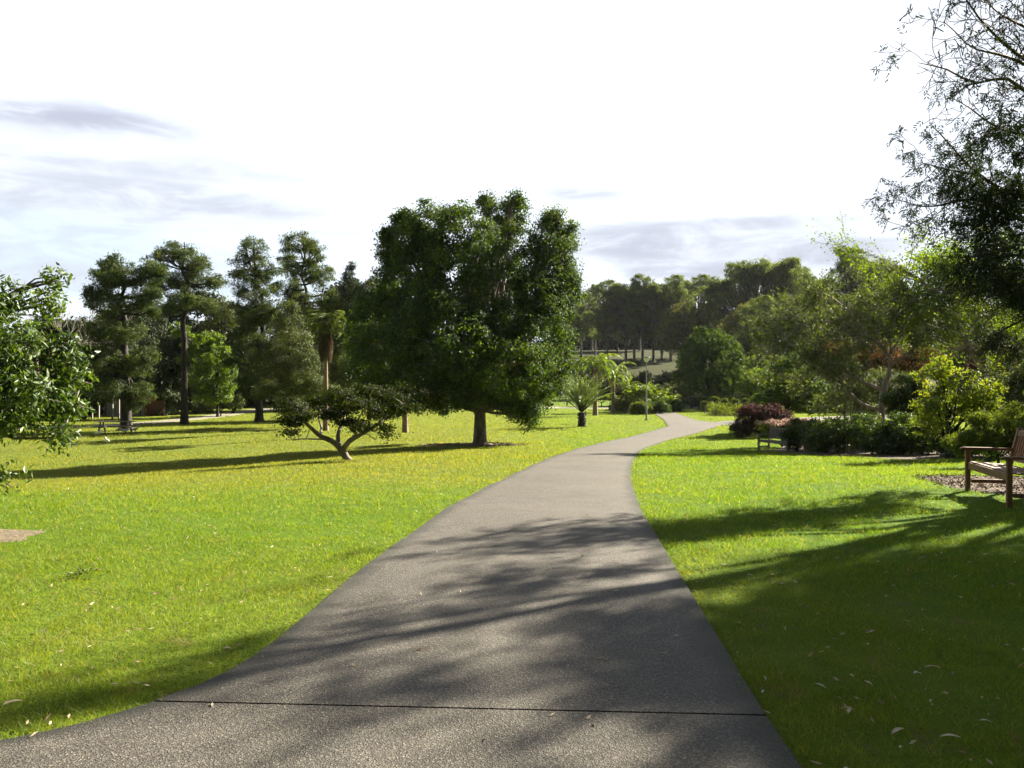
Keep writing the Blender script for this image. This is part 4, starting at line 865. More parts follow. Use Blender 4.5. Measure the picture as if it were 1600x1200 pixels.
Pb = poly_patch('rose_bed', rb_poly, M['mulch'])
lo, hi = Pb.min(0), Pb.max(0); q = lo+(hi-lo)*rs.rand(90000, 2); q = q[inpoly(q[:, 0], q[:, 1], Pb)]
hh = vnoise(q[:, 0], q[:, 1], 1.1, 3)*1.0+.25
V, Q = leaf_quads(np.column_stack([q, T(q[:, 0], q[:, 1])+rs.rand(len(q))*hh]), rs.normal(size=(len(q), 3)), .17, .10, rs)
o = link('rose_foliage', newmesh('rose_foliage', V, Q, rs.rand(len(q))), M['fern']); tag(o, 'low pale green massed rose bushes filling the rose bed', 'rose bed', kind='stuff')

# ---- palms
def frond(L, up, droop, nl, ll, lw, rs, az, stiff=1.0, vshape=.5, start=.15, n=14):
    """rachis curve + leaflets; returns rachis points, leaf V, Q"""
    t = np.linspace(0, 1, n); ang = up-droop*t**1.4
    dx = np.cos(ang)*L/(n-1); dz = np.sin(ang)*L/(n-1); X = np.concatenate([[0], np.cumsum(dx)[:-1]]); Z = np.concatenate([[0], np.cumsum(dz)[:-1]])
    R = np.stack([X*math.cos(az), X*math.sin(az), Z], -1)
    u = np.repeat(np.linspace(start, 1, nl), 2); s = np.tile([1, -1], nl)
    P = np.stack([np.interp(u, t, R[:, k]) for k in range(3)], -1); D = unit(np.gradient(R, axis=0)); Dp = np.stack([np.interp(u, t, D[:, k]) for k in range(3)], -1)
    side = np.array([-math.sin(az), math.cos(az), 0.])
    A = side[None]*s[:, None]*1.0+Dp*.7+np.array([0, 0, vshape])+rs.normal(0, .12, (len(u), 3))
    lf = ll*np.sin(np.clip(u*1.05, 0, 1)*math.pi*.86+.3)
    V, Q = leaf_quads(P, A, lf, lw, rs, .1); return R, V, Q
def palm(name, label, loc, trunk, nf, L, up, droop, nl, ll, lw, seed, mat_, bark='palmbark', vshape=.3, top=None, dead=0, cat='palm', start=.15, group=None, upj=.35):
    rs = RS(seed); r = root(name, loc, label, cat, group); ac = Acc()
    H, r0_, r1_ = trunk; hs = np.linspace(0, H, 10); rr = np.interp(hs/H, [0, .12, 1], [r0_*1.25, r0_, r1_])*(1+.06*np.sin(np.arange(10)*2.1))
    ac.tube(np.stack([np.zeros(10), np.zeros(10), hs-.1], -1), rr, 10, cap=True)
    if H < 1.2:
        for k in range(60):    # old leaf bases
            a = rs.rand()*6.28; z = rs.rand()*H; rad = r0_*.95; p = np.array([math.cos(a)*rad, math.sin(a)*rad, z]); ac.tube([p, p+np.array([math.cos(a)*.07, math.sin(a)*.07, .12])], [.05, .015], 4)
    ac.build('trunk', M[bark], r, True)
    Vs, Qs, vs = [], [], []; st = Acc(); n = 0
    for k in range(nf):
        q = k/nf; az = k*2.399+rs.normal(0, .15); u0 = up-upj*2*(1-q)*1.0+rs.normal(0, .06)
        R, V, Q = frond(L*rs.uniform(.85, 1.1), u0, droop*rs.uniform(.8, 1.2), nl, ll, lw, rs, az, vshape=vshape, start=start)
        off = np.array([0, 0, H-.1+q*.1]); st.tube(R+off, np.linspace(.035, .008, len(R)), 4); Vs.append(V+off); Qs.append(Q+n); n += len(V); vs.append(np.full(len(Q), rs.rand()*.5)+rs.rand(len(Q))*.5)
    st.build('stalk', M['cycad' if name == 'date_palm' else 'palm'] if False else M['fern'], r)
    link('frond', newmesh('frond', np.vstack(Vs), np.vstack(Qs), np.concatenate(vs)), M[mat_], r)
    if dead:
        for k in range(dead):
            R, V, Q = frond(L*.6, -.6+rs.normal(0, .2), 1.0, max(8, nl//2), ll*.6, lw, rs, rs.rand()*6.28, vshape=-.4)
            A_ = Acc(); A_.add(V, Q); A_.tube(R, np.linspace(.04, .012, len(R)), 4)
            link('dead_frond', newmesh('dead_frond', np.vstack(A_.V)+np.array([0, 0, H-.25]), np.vstack(A_.Q), rs.rand(sum(len(q) for q in A_.Q))), M['deadfrond'], r)
    return r
palm('date_palm', 'short stout palm with stiff fanned fronds alone on the lawn right of the huge evergreen', ghit(909, 667), (1.15, .30, .22), 44, 3.1, 1.50, .62, 34, .42, .045, 201, 'cycad', 'darkbark', .5, start=.25, upj=.42)
palm('queen_palm', 'tall palm with arching drooping fronds just behind the short stout palm', gnd(930, 82), (5.0, .24, .18), 17, 3.4, 1.25, 2.7, 34, .75, .085, 202, 'palm', 'palmbark', -.7, dead=7, group='queen palms beyond the lawn', upj=.5)
palm('queen_palm', 'palm with hanging yellow tipped fronds, middle of the cluster behind the stout palm', gnd(958, 90), (4.3, .22, .18), 14, 3.0, 1.2, 2.7, 30, .7, .085, 203, 'palm', 'palmbark', -.7, dead=6, group='queen palms beyond the lawn', upj=.5)
palm('queen_palm', 'smaller palm with pale curled dead fronds, rightmost of the palm cluster', gnd(978, 92), (2.7, .2, .16), 12, 2.4, 1.35, 2.1, 26, .55, .08, 204, 'palm', 'palmbark', -.3, dead=8, group='queen palms beyond the lawn', upj=.5)
# fan palm with a skirt, seen as a pale trunk against the pines
b = ghit(509, 673)
r = palm('fan_palm', 'slender palm with pale bare trunk and hanging skirt of dead fronds among the pines', b, (7.4, .17, .11), 30, 1.5, 1.1, 1.9, 16, .8, .08, 205, 'pine', 'palmbark', -.2, dead=0, start=.55, upj=.6)
rs = RS(206); V = []
n = 900; a = rs.rand(n)*6.28; zz = rs.rand(n); P = np.stack([np.cos(a)*(.15+.16*np.sin(zz*3)), np.sin(a)*(.15+.16*np.sin(zz*3)), 5.2+zz*2.0], -1); A = np.stack([np.cos(a)*.25, np.sin(a)*.25, -np.ones(n)], -1)
V, Q = leaf_quads(P, A, .8, .07, rs); link('dead_frond_skirt', newmesh('dead_frond_skirt', V, Q, rs.rand(n)), M['deadfrond'], r)
# bare pale trunk left of the big tree (a second palm, its head lost in the evergreen)
palm('fan_palm', 'pale palm trunk flaring at the base under the left side of the huge evergreen', ghit(633, 676), (8.5, .17, .12), 20, 1.4, 1.0, 1.6, 16, .8, .10, 207, 'dark', 'palmbark', -.2, start=.5, upj=.6)

# subtropical planting around the lamp
def bananas(label, px, d, hgt, seed, mat_='palm', nst=11, group='broad leaved plants around the lamp post'):
    b = gnd(px, d); rs = RS(seed); r = root('broadleaf_plant', b, label, 'plant', group); Vs, Qs, n = [], [], 0; st = Acc()
    for s in range(nst):
        o2 = np.array([rs.normal(0, .55*hgt/3), rs.normal(0, .5), 0]); H = hgt*rs.uniform(.12, .5); st.tube([o2, o2+np.array([0, 0, H])], [.045, .03], 5)
        for k in range(6):
            R, V, Q = frond(hgt*.5*rs.uniform(.7, 1.2), 1.25+rs.normal(0, .2), 1.9, 12, .30, .22, rs, rs.rand()*6.28, vshape=-.2, start=.1); Vs.append(V+o2+np.array([0, 0, H-.05])); Qs.append(Q+n); n += len(V)
    st.tube([(-1.5, 0, .03), (0, .1, .05), (1.5, 0, .03)], .06, 5); st.build('stem', M['palm'], r); link('foliage', newmesh('foliage', np.vstack(Vs), np.vstack(Qs), rs.rand(sum(len(q) for q in Qs))), M[mat_], r)
bananas('broad leaved sunlit plant just left of the lamp post', 996, 88, 4.0, 211)
bananas('broad leaved arching plant just right of the lamp post', 1022, 90, 4.2, 212)
bananas('low broad leaved plant between the lamp post and the round clipped tree', 1046, 95, 2.6, 213, 'fern')
bananas('broad leaved plant below the palm cluster', 965, 98, 2.4, 214, 'fern')
for px_, d_, sd_, lb_ in [(1000, 84, 221, 'low green shrub in front of the broad leaved plants left of the lamp post'), (1030, 86, 222, 'low green shrub in front of the broad leaved plants right of the lamp post'), (972, 92, 223, 'low green shrub under the palm cluster'), (1052, 92, 224, 'low green shrub beside the dark clipped hedge')]:
    yb = 600+(CAMZ-float(T((px_-800)/F*d_, d_)))*F/d_
    bush('low_shrub', lb_, 'shrub', px_, 0, [(px_-9, yb-8, 13, 9), (px_+8, yb-9, 13, 10), (px_, yb-12, 10, 8)], sd_, 'fern' if sd_ % 2 else 'glossy', 130, 50, .2, (.16, .09), .04, .2, d=d_, group='low shrubs along the far path')
bush('shrub', 'dark shrub behind the palm cluster at the edge of the lawn', 'shrub', 940, 632, [(925, 615, 22, 14), (955, 612, 24, 14), (985, 614, 22, 13)], 215, 'dark', 200, 50, .3, (.25, .15), d=112)
bush('shrub', 'mottled green shrub left of the round clipped tree', 'shrub', 1052, 632, [(1040, 612, 20, 14), (1062, 608, 18, 16), (1020, 616, 18, 12)], 216, 'olive', 200, 50, .3, (.25, .15), d=108)
bush('shrub', 'dark shrub behind the lamp post on the slope', 'shrub', 1010, 632, [(1000, 600, 26, 18), (1035, 598, 20, 14)], 217, 'dark', 200, 50, .35, (.28, .16), d=118)

# ------------------------------------------------------------------ overhanging tree at the right edge
do = 14.5; bo = np.array([13.6, 16.2, float(T(13.6, 16.2))])
def over_extra(rs, b):
    # the leafy mass of the crown: dense lower part in view, the rest to the right of the frame
    L1 = [lob(1570, 300, 75, 60, do, .3, 1.0), lob(1600, 400, 80, 60, do, .2, .7), lob(1530, 345, 75, 50, do, .2, .8), lob(1600, 205, 45, 40, do, -2.0, .6), lob(1610, 470, 60, 40, do, 0, .5), lob(1520, 420, 75, 45, do, 0, .7), lob(1490, 290, 55, 50, do, 0, .6), lob(1560, 450, 80, 40, do, 0, .4), lob(1500, 240, 50, 40, do, -1.5, .5), lob(1640, 90, 35, 45, do, -2.0, .5)]
    L2 = [[12.6, 14.0, 6.4, 1.7, 1.8, 1.5], [13.8, 15.2, 7.6, 1.8, 1.8, 1.3], [15.6, 15.0, 7.4, 1.9, 2.0, 1.7], [14.2, 12.6, 7.6, 2.2, 2.0, 1.6], [17, 15.5, 9, 2.4, 2.2, 1.6],
         [11.8, 12.6, 6.2, 1.5, 1.5, 1.3], [16.6, 13.6, 8.2, 2.3, 2.0, 1.6], [17.5, 12, 6.5, 2.0, 2.0, 2.0], [15.0, 10.8, 6.0, 1.8, 1.6, 1.6], [13.2, 13.0, 7.2, 1.8, 1.8, 1.4], [12.8, 13.4, 8.2, 1.4, 1.5, 1.0], [11.9, 13.6, 7.5, 1.3, 1.2, .9], [12.6, 14.4, 8.3, 1.2, 1.2, .8], [12.6, 12.9, 6.8, 1.3, 1.2, 1.0], [14.2, 14.2, 8.6, 1.6, 1.6, 1.0], [12.8, 12.2, 7.6, 1.4, 1.4, 1.0], [12.0, 11.4, 7.4, 1.3, 1.3, .9], [11.4, 13.2, 6.2, 1.2, 1.2, 1.0]]
    out_ = []
    for L, nc, pr, sz in ((L1, 800, 3, 1.1), (L2, 4200, 4, 1.6)):
        L = [np.array(l, float) for l in L]
        for l in L: l[:3] -= b
        C, P, out, v = crown_pts(L, nc, pr, .32, rs, .25, .8)
        out_.append(pinnate(P, unit(rs.normal(size=P.shape)+np.array([-.4, 0, -.6])), rs, sz))
    V = np.vstack([o[0] for o in out_]); Q = np.vstack([out_[0][1], out_[1][1]+len(out_[0][0])]); return V, Q, rs.rand(len(Q))
def pinnate(P, D, rs, sz=1.0, pairs=5):
    """feather-shaped leaves: leaflets in pairs along a drooping stalk"""
    n = len(P); D = unit(D); side = unit(np.cross(D, rs.normal(size=(n, 3)))); Vs = []
    for j in range(pairs):
        t = (j+.5)/pairs
        for sg in (-1, 1):
            c = P+D*(.17*sz*t)+np.array([0, 0, -.05*sz*t*t]); A = D*.6+side*sg*.75+np.array([0, 0, -.35])+rs.normal(0, .12, (n, 3))
            V, _ = leaf_quads(c, A, .075*sz*(.7+.5*rs.rand(n)), .020*sz, rs); Vs.append(V)
    V = np.vstack(Vs); return V, np.arange(len(V)).reshape(-1, 4)
ro, lp = branchy('overhanging_tree', 'dark feathery leaved tree with bare twigs overhanging the right edge against the sky', bo, do,
  [([(1760, 210, -1), (1660, 130, -1.8), (1590, 85, -2.4), (1540, 40, -3), (1510, 0, -3.2), (1490, -40, -3.4)], .06),
   ([(1690, 150, -1.5), (1600, 100, -2.2), (1560, 85, -2.6), (1520, 75, -3), (1495, 52, -3.2), (1475, 34, -3.4)], .04),
   ([(1700, 190, -1.2), (1600, 140, -2), (1570, 122, -2.4), (1520, 130, -2.6), (1490, 112, -2.8), (1455, 102, -3), (1435, 98, -3.2)], .045),
   ([(1700, 190, -1.2), (1640, 60, -2), (1600, 0, -2.4), (1580, -60, -2.8)], .05), ([(1640, 60, -2), (1560, 20, -2.8), (1530, -20, -3)], .03),
   ([(1720, 340, 0), (1640, 320, 0), (1575, 300, 0), (1524, 268, 0), (1490, 232, 0), (1468, 208, 0), (1452, 192, 0)], .06),
   ([(1720, 350, 0), (1600, 330, .3), (1540, 278, .3), (1495, 268, .2), (1460, 260, .1), (1440, 254, .1)], .05),
   ([(1720, 380, .2), (1600, 345, .2), (1530, 312, .1), (1480, 318, 0), (1445, 324, 0), (1412, 314, 0)], .06),
   ([(1720, 420, .2), (1620, 400, .2), (1540, 400, 0), (1500, 402, 0), (1465, 400, 0)], .05), ([(1720, 440, 0), (1620, 440, 0), (1540, 455, 0), (1480, 445, 0)], .04),
   ([(1700, 240, -.8), (1620, 215, -1.4), (1560, 200, -1.8), (1510, 165, -2.2), (1480, 150, -2.4)], .035), ([(1700, 450, 0), (1620, 490, 0), (1560, 520, 0), (1520, 560, 0)], .045), ([(1720, 470, .2), (1640, 540, .2), (1590, 545, .2), (1500, 520, .2)], .04)],
  301, 'obark', 'over', None, 3, (2, 4), .17, .02, .7, None, 1, .03, k0=4, minr=.005, extra=over_extra, droop=.5, ratio=.6, wig=.2, taper=.12,
  keep=lambda p: .09 if 600-(p[2]-CAMZ)/p[1]*F < 190 else .6)
ac = Acc(); rs = RS(302)
ac.tube(resample(np.array([(0, 0, -.2), (.05, 0, .8), (-.1, -.1, 1.9), (-.3, -.3, 3.0)]), 10), np.interp(np.linspace(0, 1, 10), [0, .1, 1], [.42, .30, .22]), 12)
tops = [at(1760, 210, do-1), at(1700, 190, do-1.2), at(1720, 340, do), at(1720, 380, do+.2), at(1720, 440, do), at(1700, 240, do-.8), at(1690, 150, do-1.5), np.array([15.4, 15.4, 7.0]), np.array([13.6, 15.6, 8.0]), np.array([14.2, 12.6, 7.6]), np.array([16.6, 13.6, 8.2]), np.array([12.3, 14.4, 6.6])]
for q in tops: ac.tube(limb_path((-.3, -.3, 2.6), q-bo, rs, .06, 9), np.linspace(.15, .06, 9), 7)
ac.build('limb', M['obark'], ro, True)

# ------------------------------------------------------------------ benches
def bench(loc, rz, label, mw='wood', bevel=.006, length=1.9):
    r = root('park_bench', loc, label, 'bench', None, rz); L = length; D = .58; h = L/2
    for sx in (-1, 1):
        a = Acc(); a.box((sx*(h-.035), -D/2, .31), (.065, .065, .62)); a.build('leg', M[mw], r, bevel=bevel)
        a = Acc(); a.box((sx*(h-.035), D/2-.02, .21), (.06, .065, .42)); a.box((sx*(h-.035), D/2+.055, .665), (.06, .06, .51), rx=-.24); a.box((sx*(h-.035), D/2+.122, .93), (.075, .08, .035), taper=.6); a.build('leg', M[mw], r, bevel=bevel)
        a = Acc(); pr = [(-D/2-.09, .618), (-D/2-.10, .640), (-D/2-.07, .655), (-.1, .655), (D/2+.04, .645)]
        V = []; 
        for (y_, z_) in pr: V += [(-.042, y_, z_), (.042, y_, z_)]
        for (y_, z_) in [(D/2+.04, .615), (-.1, .621), (-D/2-.06, .619)]: V += [(-.042, y_, z_), (.042, y_, z_)]
        V = np.array(V)+np.array([sx*(h-.035), 0, .004]); k = 8; Q = [[2*i_, 2*i_+1, (2*i_+3) % 16, (2*i_+2) % 16] for i_ in range(k)]
        for s_ in (0, 1):
            Q += [[0+s_, 2+s_, 4+s_, 14+s_], [14+s_, 4+s_, 6+s_, 12+s_], [12+s_, 6+s_, 8+s_, 10+s_]]
        a.add(V, np.array(Q)); a.build('armrest', M[mw], r, bevel=bevel)
        a = Acc(); a.box((sx*(h-.035), .0, .155), (.035, D-.09, .055)); a.build('stretcher', M[mw], r, bevel=bevel)
    a = Acc(); a.box((0, -D/2+.005, .385), (L-.135, .028, .10)); a.build('front_rail', M[mw], r, bevel=bevel)
    a = Acc()
    for k in range(6): a.box((0, -D/2+.055+k*.092, .438-.006*k), (L-.14, .072, .022), rx=-.05)
    a.build('seat', M[mw], r, bevel=bevel*.6)
    ty = lambda z: D/2-.02+(z-.42)*.245; rails = Acc()
    rails.box((0, ty(.87)+.012, .875), (L-.13, .034, .085), rx=-.24); rails.box((0, ty(.50)+.012, .50), (L-.13, .034, .06), rx=-.24); a = Acc()
    ns = int((L-.2)/.085)
    for k in range(ns): a.box((-(L-.26)/2+k*(L-.26)/(ns-1), ty(.685)+.012, .685), (.042, .018, .34), rx=-.24)
    bk = a.build('backrest', M[mw], r, bevel=bevel*.6)
    for q_ in (0, 1): z_ = Acc(); z_.add(rails.V[q_], rails.Q[0]); z_.build('rail', M[mw], bk, bevel=bevel*.6)
    return r
ff = ghit(1512, 767)[:2]; fn = ghit(1577, 796)[:2]
dirv = fn-ff; ang = math.atan2(dirv[1], dirv[0]); Lb_ = float(np.linalg.norm(dirv))+.065
n_ = np.array([-math.sin(ang), math.cos(ang)])          # local +y (towards the back)
mid = (ff+fn)/2+n_*.29
print('BENCH', ff, fn, Lb_, ang)
bench((mid[0], mid[1], float(T(mid[0], mid[1]))+.005), ang, 'near brown timber bench with slatted back standing on bark mulch at the right edge', length=Lb_)
fb_ = ghit(1204, 704.5)[:2]
bench((fb_[0]+.30, fb_[1]+.0, float(T(*fb_))-.02), math.radians(-62), 'far weathered grey bench half buried in the end of the hedge', 'greywood', .003, 1.6)
pv = disc_patch('bench_slab', fb_[0]+.4, fb_[1]+.2, .9, .9, M['soil'], .02, 8)

# things behind the near bench
q = ghit(1548, 722); r = root('litter_bin', q, 'dark cylindrical bin seen under the armrest of the near bench', 'bin'); a = Acc()
a.tube([(0, 0, 0), (0, 0, .05), (0, 0, .62), (0, 0, .66)], [.12, .15, .16, .165], 16, cap=True); a.build('body', M['bin'], r, True); a = Acc(); a.tube([(0, 0, .64), (0, 0, .69), (0, 0, .71)], [.175, .17, .10], 16, cap=True); a.build('lid', M['black'], r, True)
q = ghit(1539, 727); r = root('short_post', q, 'thin dark post left of the cylindrical bin behind the near bench', 'post'); a = Acc(); a.box((0, 0, .3), (.05, .05, .6)); a.build('shaft', M['black'], r, bevel=.004); a = Acc(); a.box((0, 0, .61), (.08, .08, .03), taper=.5); a.build('cap', M['black'], r)
def rock(name, label, q, sx, sy, sz, seed, cat='rock'):
    rs = RS(seed); nu, nv = 14, 9; V = []
    for j in range(nv+1):
        ph = math.pi*j/nv
        for i_ in range(nu):
            t = 2*math.pi*i_/nu; w = 1+.16*math.sin(3*t+seed)*math.sin(2*ph)+.08*rs.normal()*math.sin(ph); V.append((sx*w*math.sin(ph)*math.cos(t), sy*w*math.sin(ph)*math.sin(t), sz*w*math.cos(ph)+sz*.5))
    Q = [[j*nu+i_, (j+1)*nu+i_, (j+1)*nu+(i_+1) % nu, j*nu+(i_+1) % nu] for j in range(nv) for i_ in range(nu)]
    o = link(name, newmesh(name, V, np.array(Q), smooth=True), M['rock']); o.location = q; tag(o, label, cat)
rock('rock', 'dark rounded rock at the hedge foot left of the near bench', ghit(1492, 716), .42, .3, .17, 3)

# lamp post
q = ghit(1010, 657); r = root('lamp_post', q, 'slim grey lamp post with a small white lantern beside the fork of the path', 'lamp post')
Hh = (657-566)/F*q[1]; a = Acc(); a.tube([(0, 0, 0), (0, 0, 1.2), (0, 0, 1.25), (0, 0, Hh)], [.075, .07, .05, .045], 12, cap=True); a.build('pole', M['metal'], r, True)
a = Acc(); a.tube([(0, 0, 0), (0, 0, .12), (0, 0, .125)], [.14, .13, .08], 12, cap=True); a.build('base_collar', M['metal'], r)
a = Acc(); a.tube([(0, 0, Hh), (0, 0, Hh+.10), (0, 0, Hh+.36)], [.09, .17, .26], 14, cap=True); lan = a.build('lantern', M['glass'], r, True)
a = Acc(); a.tube([(0, 0, Hh+.37), (0, 0, Hh+.42), (0, 0, Hh+.50)], [.30, .28, .06], 14, cap=True); a.build('lamp_cap', M['black'], lan)
# bollards
bq = None
for px, py, lb in [(968, 640, 'short dark bollard beside the cross path left of the lamp post'), (886, 634, 'short dark bollard by the cross path near the huge evergreen')]:
    q = ghit(px, py); r = root('bollard', q, lb, 'bollard', 'bollards beside the cross path'); a = Acc(); a.tube([(0, 0, 0), (0, 0, .95), (0, 0, 1.0)], [.1, .1, .06], 10, cap=True); a.build('post', M['black'], r); a = Acc(); a.tube([(0, 0, .78), (0, 0, .86)], [.105, .105], 10); a.build('band', M['stake'], r)
q = gnd(963, 104); r = root('sign_post', q, 'thin pale post standing under the palm cluster', 'post'); a = Acc(); a.tube([(0, 0, 0), (0, 0, 1.7)], [.05, .05], 8, cap=True); a.build('pole', M['metal'], r); a = Acc(); a.box((0, -.07, 1.55), (.35, .02, .3)); a.build('plate', M['metal'], r)

# picnic table
q = ghit(180, 677); r = root('picnic_table', q, 'grey timber picnic table with attached seats at the back of the left lawn', 'picnic table', rz=.12); s = 1.1
a = Acc()
for k in range(5): a.box((0, -.30+k*.15, .74), (2.3, .14, .045))
a.build('table_top', M['greywood'], r)
for sy in (-1, 1): a = Acc(); a.box((0, sy*.72, .44), (2.3, .26, .045)); a.build('seat', M['greywood'], r)
for sx in (-1, 1):
    for sy in (-1, 1): a = Acc(); a.box((sx*.8, sy*.42, .355), (.09, .05, .80), rx=sy*.5); a.build('leg', M['greywood'], r)
    a = Acc(); a.box((sx*.8+.07, 0, .40), (.05, 1.6, .09)); a.build('cross_brace', M['greywood'], r)

# garden wall with red panel and tiled roof strip behind the first pine
b = gnd(222, 80); r = root('garden_wall', b, 'low grey wall with a red brown panel and tiled coping behind the first pine', 'wall', rz=.1)
a = Acc(); a.box((-1.6, 0, .7), (3.6, .25, 1.4)); a.build('wall_panel', M['wall'], r); a = Acc(); a.box((1.2, 0, .75), (1.6, .22, 1.5)); a.build('red_panel', M['brick'], r)
a = Acc(); a.box((-.9, 0, 1.72), (4.2, .9, .06), rx=.45); a.box((-.9, .30, 1.9), (4.2, .2, .05)); a.build('tiled_coping', M['tile'], r)
for x in (-3.3, -1.7, -.1, 2.1): a = Acc(); a.box((x, -.16, .8), (.12, .08, 1.7)); a.build('post', M['black'], r)
b = gnd(165, 74); r = root('shelter', b, 'small grey roofed shelter behind the picnic table', 'shelter')
for sx in (-1, 1):
    for sy in (-1, 1): a = Acc(); a.box((sx*.9, sy*.6, .95), (.12, .12, 1.9)); a.build('post', M['wall'], r)
a = Acc(); a.box((0, 0, 1.95), (2.4, 1.7, .10)); a.build('roof', M['wall'], r)
# fence posts near the wall
def car(loc, rz, label, van=False):
    r = root('parked_car' if not van else 'parked_van', loc, label, 'car' if not van else 'van', None, rz); H = 1.45 if not van else 1.95
    pr = [(-2.15, .3), (-2.2, .8), (-1.9, .95), (-1.3, 1.0), (-.7, H), (1.4, H), (1.95, 1.0), (2.15, .9), (2.15, .3)] if not van else [(-2.3, .3), (-2.35, .9), (-1.9, 1.15), (-1.35, H), (2.2, H), (2.3, 1.0), (2.3, .3)]
    V = []; n = len(pr)
    for x, z in pr: w = .85 if z < 1.05 else .68; V += [(x, -w, z), (x, w, z)]
    a = Acc(); V = np.array(V); c0, c1 = V[::2].mean(0), V[1::2].mean(0)
    Q = [[2*i_, 2*i_+1, (2*i_+3) % (2*n), (2*i_+2) % (2*n)] for i_ in range(n)]
    VV = np.vstack([V, c0, c1]); T3 = [[2*((i_+1) % n), 2*i_, 2*n, 2*n] for i_ in range(n)]+[[2*i_+1, 2*((i_+1) % n)+1, 2*n+1, 2*n+1] for i_ in range(n)]
    a.add(VV, np.array(Q+T3)); a.build('body', M['white'], r)
    for sx in (-1.35, 1.4):
        for sy in (-1, 1): a = Acc(); a.tube([(sx, sy*.72, .32), (sx, sy*.88, .32)], [.32, .32], 14, cap=True); wh = a.build('wheel', M['tyre'], r); a = Acc(); a.tube([(sx, sy*.885, .32), (sx, sy*.90, .32)], [.19, .17], 12, cap=True); a.build('rim', M['metal'], wh)
    for sy in (-1, 1): a = Acc(); a.box((.35, sy*.78, 1.2), (2.0, .04, .3), rx=sy*.42 if not van else sy*.2); a.build('window', M['winglass'], r)
    return r
car(gnd(556, 101), .05, 'white parked car glimpsed through the trees left of the huge evergreen')
car(gnd(474, 114), 1.4, 'white parked van glimpsed between the trunks of the pines', True)

# white birds on the left lawn
def bird(loc, rz, label):
    r = root('white_bird', loc, label, 'bird', 'white birds feeding on the lawn', rz); a = Acc()
    a.tube([(-.24, 0, .20), (-.14, 0, .20), (0, 0, .22), (.10, 0, .25), (.16, 0, .30), (.19, 0, .37), (.22, 0, .40), (.26, 0, .385)], [.012, .05, .085, .075, .04, .032, .038, .012], 10, cap=True); a.build('body', M['feather'], r, True)
    a = Acc(); a.tube([(.25, 0, .385), (.30, 0, .36), (.33, 0, .32)], [.012, .008, .004], 6); a.build('beak', M['beak'], r)
    for sy in (-1, 1): a = Acc(); a.tube([(0, sy*.03, .16), (.02, sy*.03, .08), (0, sy*.03, 0)], [.009, .008, .008], 5); a.build('leg', M['beak'], r)
    return r
br = bird(ghit(153, 682), .5, 'white bird in the shade just below the picnic table')
for px, py, rz, lb in [(168, 695, 2.5, 'white bird nearest the viewer, in the sun below the picnic table'), (185, 677, 1., 'white bird left of the pair beside the first pine trunk'), (193, 678, 3.6, 'white bird at the foot of the first pine trunk'), (211, 676, 0, 'white bird right of the first pine trunk')]:
    dup(br, ghit(px, py), lb, rz)

# fallen leaves on the grass and path
def fallen(loc, rz, sc, label, vcol=.7):
    rs = RS(int(abs(loc[0])*1000) % 9999); n = 7; t = np.linspace(0, 1, n); w = np.sin(np.clip(t, .02, .98)*math.pi)**.8*.16; z = .10*np.sin(t*math.pi)+.05*t+.01
    V = np.concatenate([np.stack([t-.5, -w, z+.05], -1), np.stack([t-.5, 0*w, z], -1), np.stack([t-.5, w, z+.07], -1)]); Q = [[k*n+i_, k*n+i_+1, (k+1)*n+i_+1, (k+1)*n+i_] for k in range(2) for i_ in range(n-1)]
    return V, np.array(Q)
V, Q = fallen((0, 0, 0), 0, 1, ''); fme = newmesh('fallen_leaf', V, Q, np.full(len(Q), .85), smooth=True); fme.materials.append(M['dryleaf'])
FG = 'dry leaves fallen on the lawn'; rs = RS(401)
fl_px = [(20, 1113, 'pale curled leaf lying at the lower left corner of the lawn'), (178, 1081, 'pale leaf left of the pair on the grass near the path joint'), (210, 1080, 'pale leaf right of the pair on the grass near the path joint'), (355, 1024, 'dry leaf on the grass beside the left path edge'), (140, 1020, 'small white leaf on the left lawn above the pair of leaves'),
         (325, 921, 'pale leaf high on the near left lawn'), (292, 983, 'small pale leaf midway up the near left lawn'), (315, 976, 'pale leaf just right of the small one on the near left lawn'), (516, 910, 'dry leaf close to the left edge of the path'), (240, 953, 'small pale leaf on the left lawn above the weeds'),
         (1172, 906, 'white leaf in the shade near the right path edge'), (1195, 1072, 'pale crumpled leaf beside the lower right path edge'), (1457, 1056, 'long pale leaf in the shaded right lawn'), (1433, 1066, 'small pale leaf left of the long one in the shaded right lawn'), (1485, 1167, 'large pale leaf at the lower right of the lawn'), (1403, 1158, 'rounded leaf left of the large one at the lower right'),
         (1357, 1080, 'thin leaf in the middle of the shaded right lawn'), (1282, 1085, 'thin pale leaf in the shade right of the path'), (1326, 1124, 'thin leaf low in the shaded right lawn'), (1192, 1094, 'upright leaf at the right path edge'), (1540, 1140, 'pale leaf close to the lower right corner'), (963, 932, 'single white leaf lying on the dark path'), (1283, 1029, 'tiny leaf in the shade right of the path bend'), (1484, 1010, 'tiny white leaf far right in the shade')]
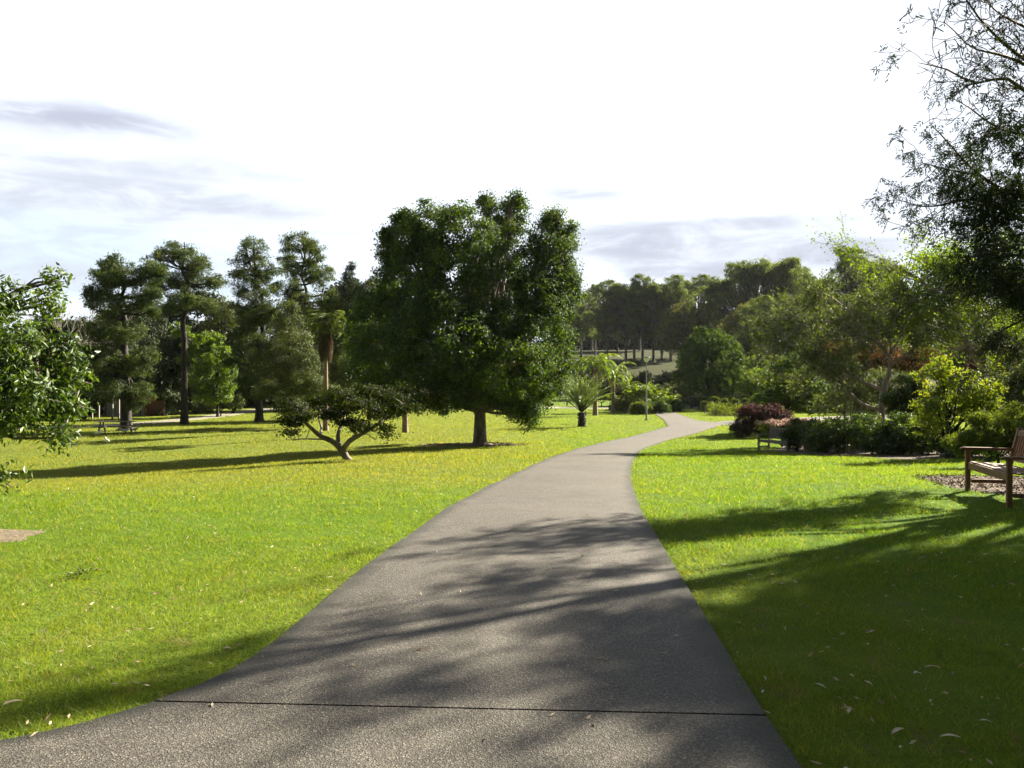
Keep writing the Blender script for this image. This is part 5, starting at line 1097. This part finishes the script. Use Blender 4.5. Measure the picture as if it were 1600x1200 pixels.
for k, (px, py, lb) in enumerate(fl_px):
    p = ghit(px, py); o = link('fallen_leaf', fme); s = rs.uniform(.04, .06)
    if 'tiny' in lb or 'small' in lb: s = .03
    if 'large' in lb or 'long' in lb or 'curled' in lb: s = .085
    onp = 'dark path' in lb; o.location = (p[0], p[1], p[2]+(.036 if onp else .035)); o.scale = (s,)*3; o.rotation_euler = (rs.uniform(-.2, .2), rs.uniform(-.2, .2), rs.rand()*6.28); tag(o, lb, 'leaf', FG)
q = RS(402).rand(900, 2); dd = 3.3+14*q[:, 0]**1.2; X = (q[:, 1]*2-1)*dd*.66; ok = ~inpoly(X, dd, path_poly) | (np.arange(len(X)) % 5 == 0); X, dd = X[ok], dd[ok]
rs = RS(403); A = rs.normal(size=(len(X), 3)); A[:, 2] = np.abs(A[:, 2])*.3
V, Q = leaf_quads(np.column_stack([X, dd, T(X, dd)+.035]), A, .028+.03*rs.rand(len(X)), .014, rs)
o = link('leaf_fragments', newmesh('leaf_fragments', V, Q, rs.rand(len(X))), M['dryleaf']); tag(o, 'tiny scattered bits of dry leaf across the lawn', 'leaf litter', kind='stuff')
# a broadleaf weed
p = ghit(132, 903); rs = RS(404); n = 60; a_ = rs.rand(n)*6.28; r_ = rs.rand(n)*.11
V, Q = leaf_quads(np.stack([np.cos(a_)*r_*1.6, np.sin(a_)*r_, .03+.02*rs.rand(n)], -1), np.stack([np.cos(a_), np.sin(a_), .5*np.ones(n)], -1), .045, .025, rs)
o = link('weed', newmesh('weed', V, Q, rs.rand(n)), M['fern']); o.location = p; tag(o, 'dark green broad leaved weed in the near left lawn', 'weed')

for o in S.objects:
    if o.parent is None and len(str(o.get('label', '')).split()) > 16: print('LONG LABEL', len(o['label'].split()), o['label'])

# thin air between the viewer and the hill
hm, ht, ho = mat('haze'); pv_ = N(ht, 'ShaderNodeVolumePrincipled'); pv_.inputs['Color'].default_value = (.82, .90, 1, 1); pv_.inputs['Density'].default_value = .00005; pv_.inputs['Anisotropy'].default_value = .3
lnk(ht, pv_.outputs[0], ho.inputs['Volume'])
a = Acc(); a.box((0, 1900, 30), (7000, 3990, 66)); hz_ = a.build('haze', hm); tag(hz_, 'faint pale haze over the park', 'haze', kind='stuff')
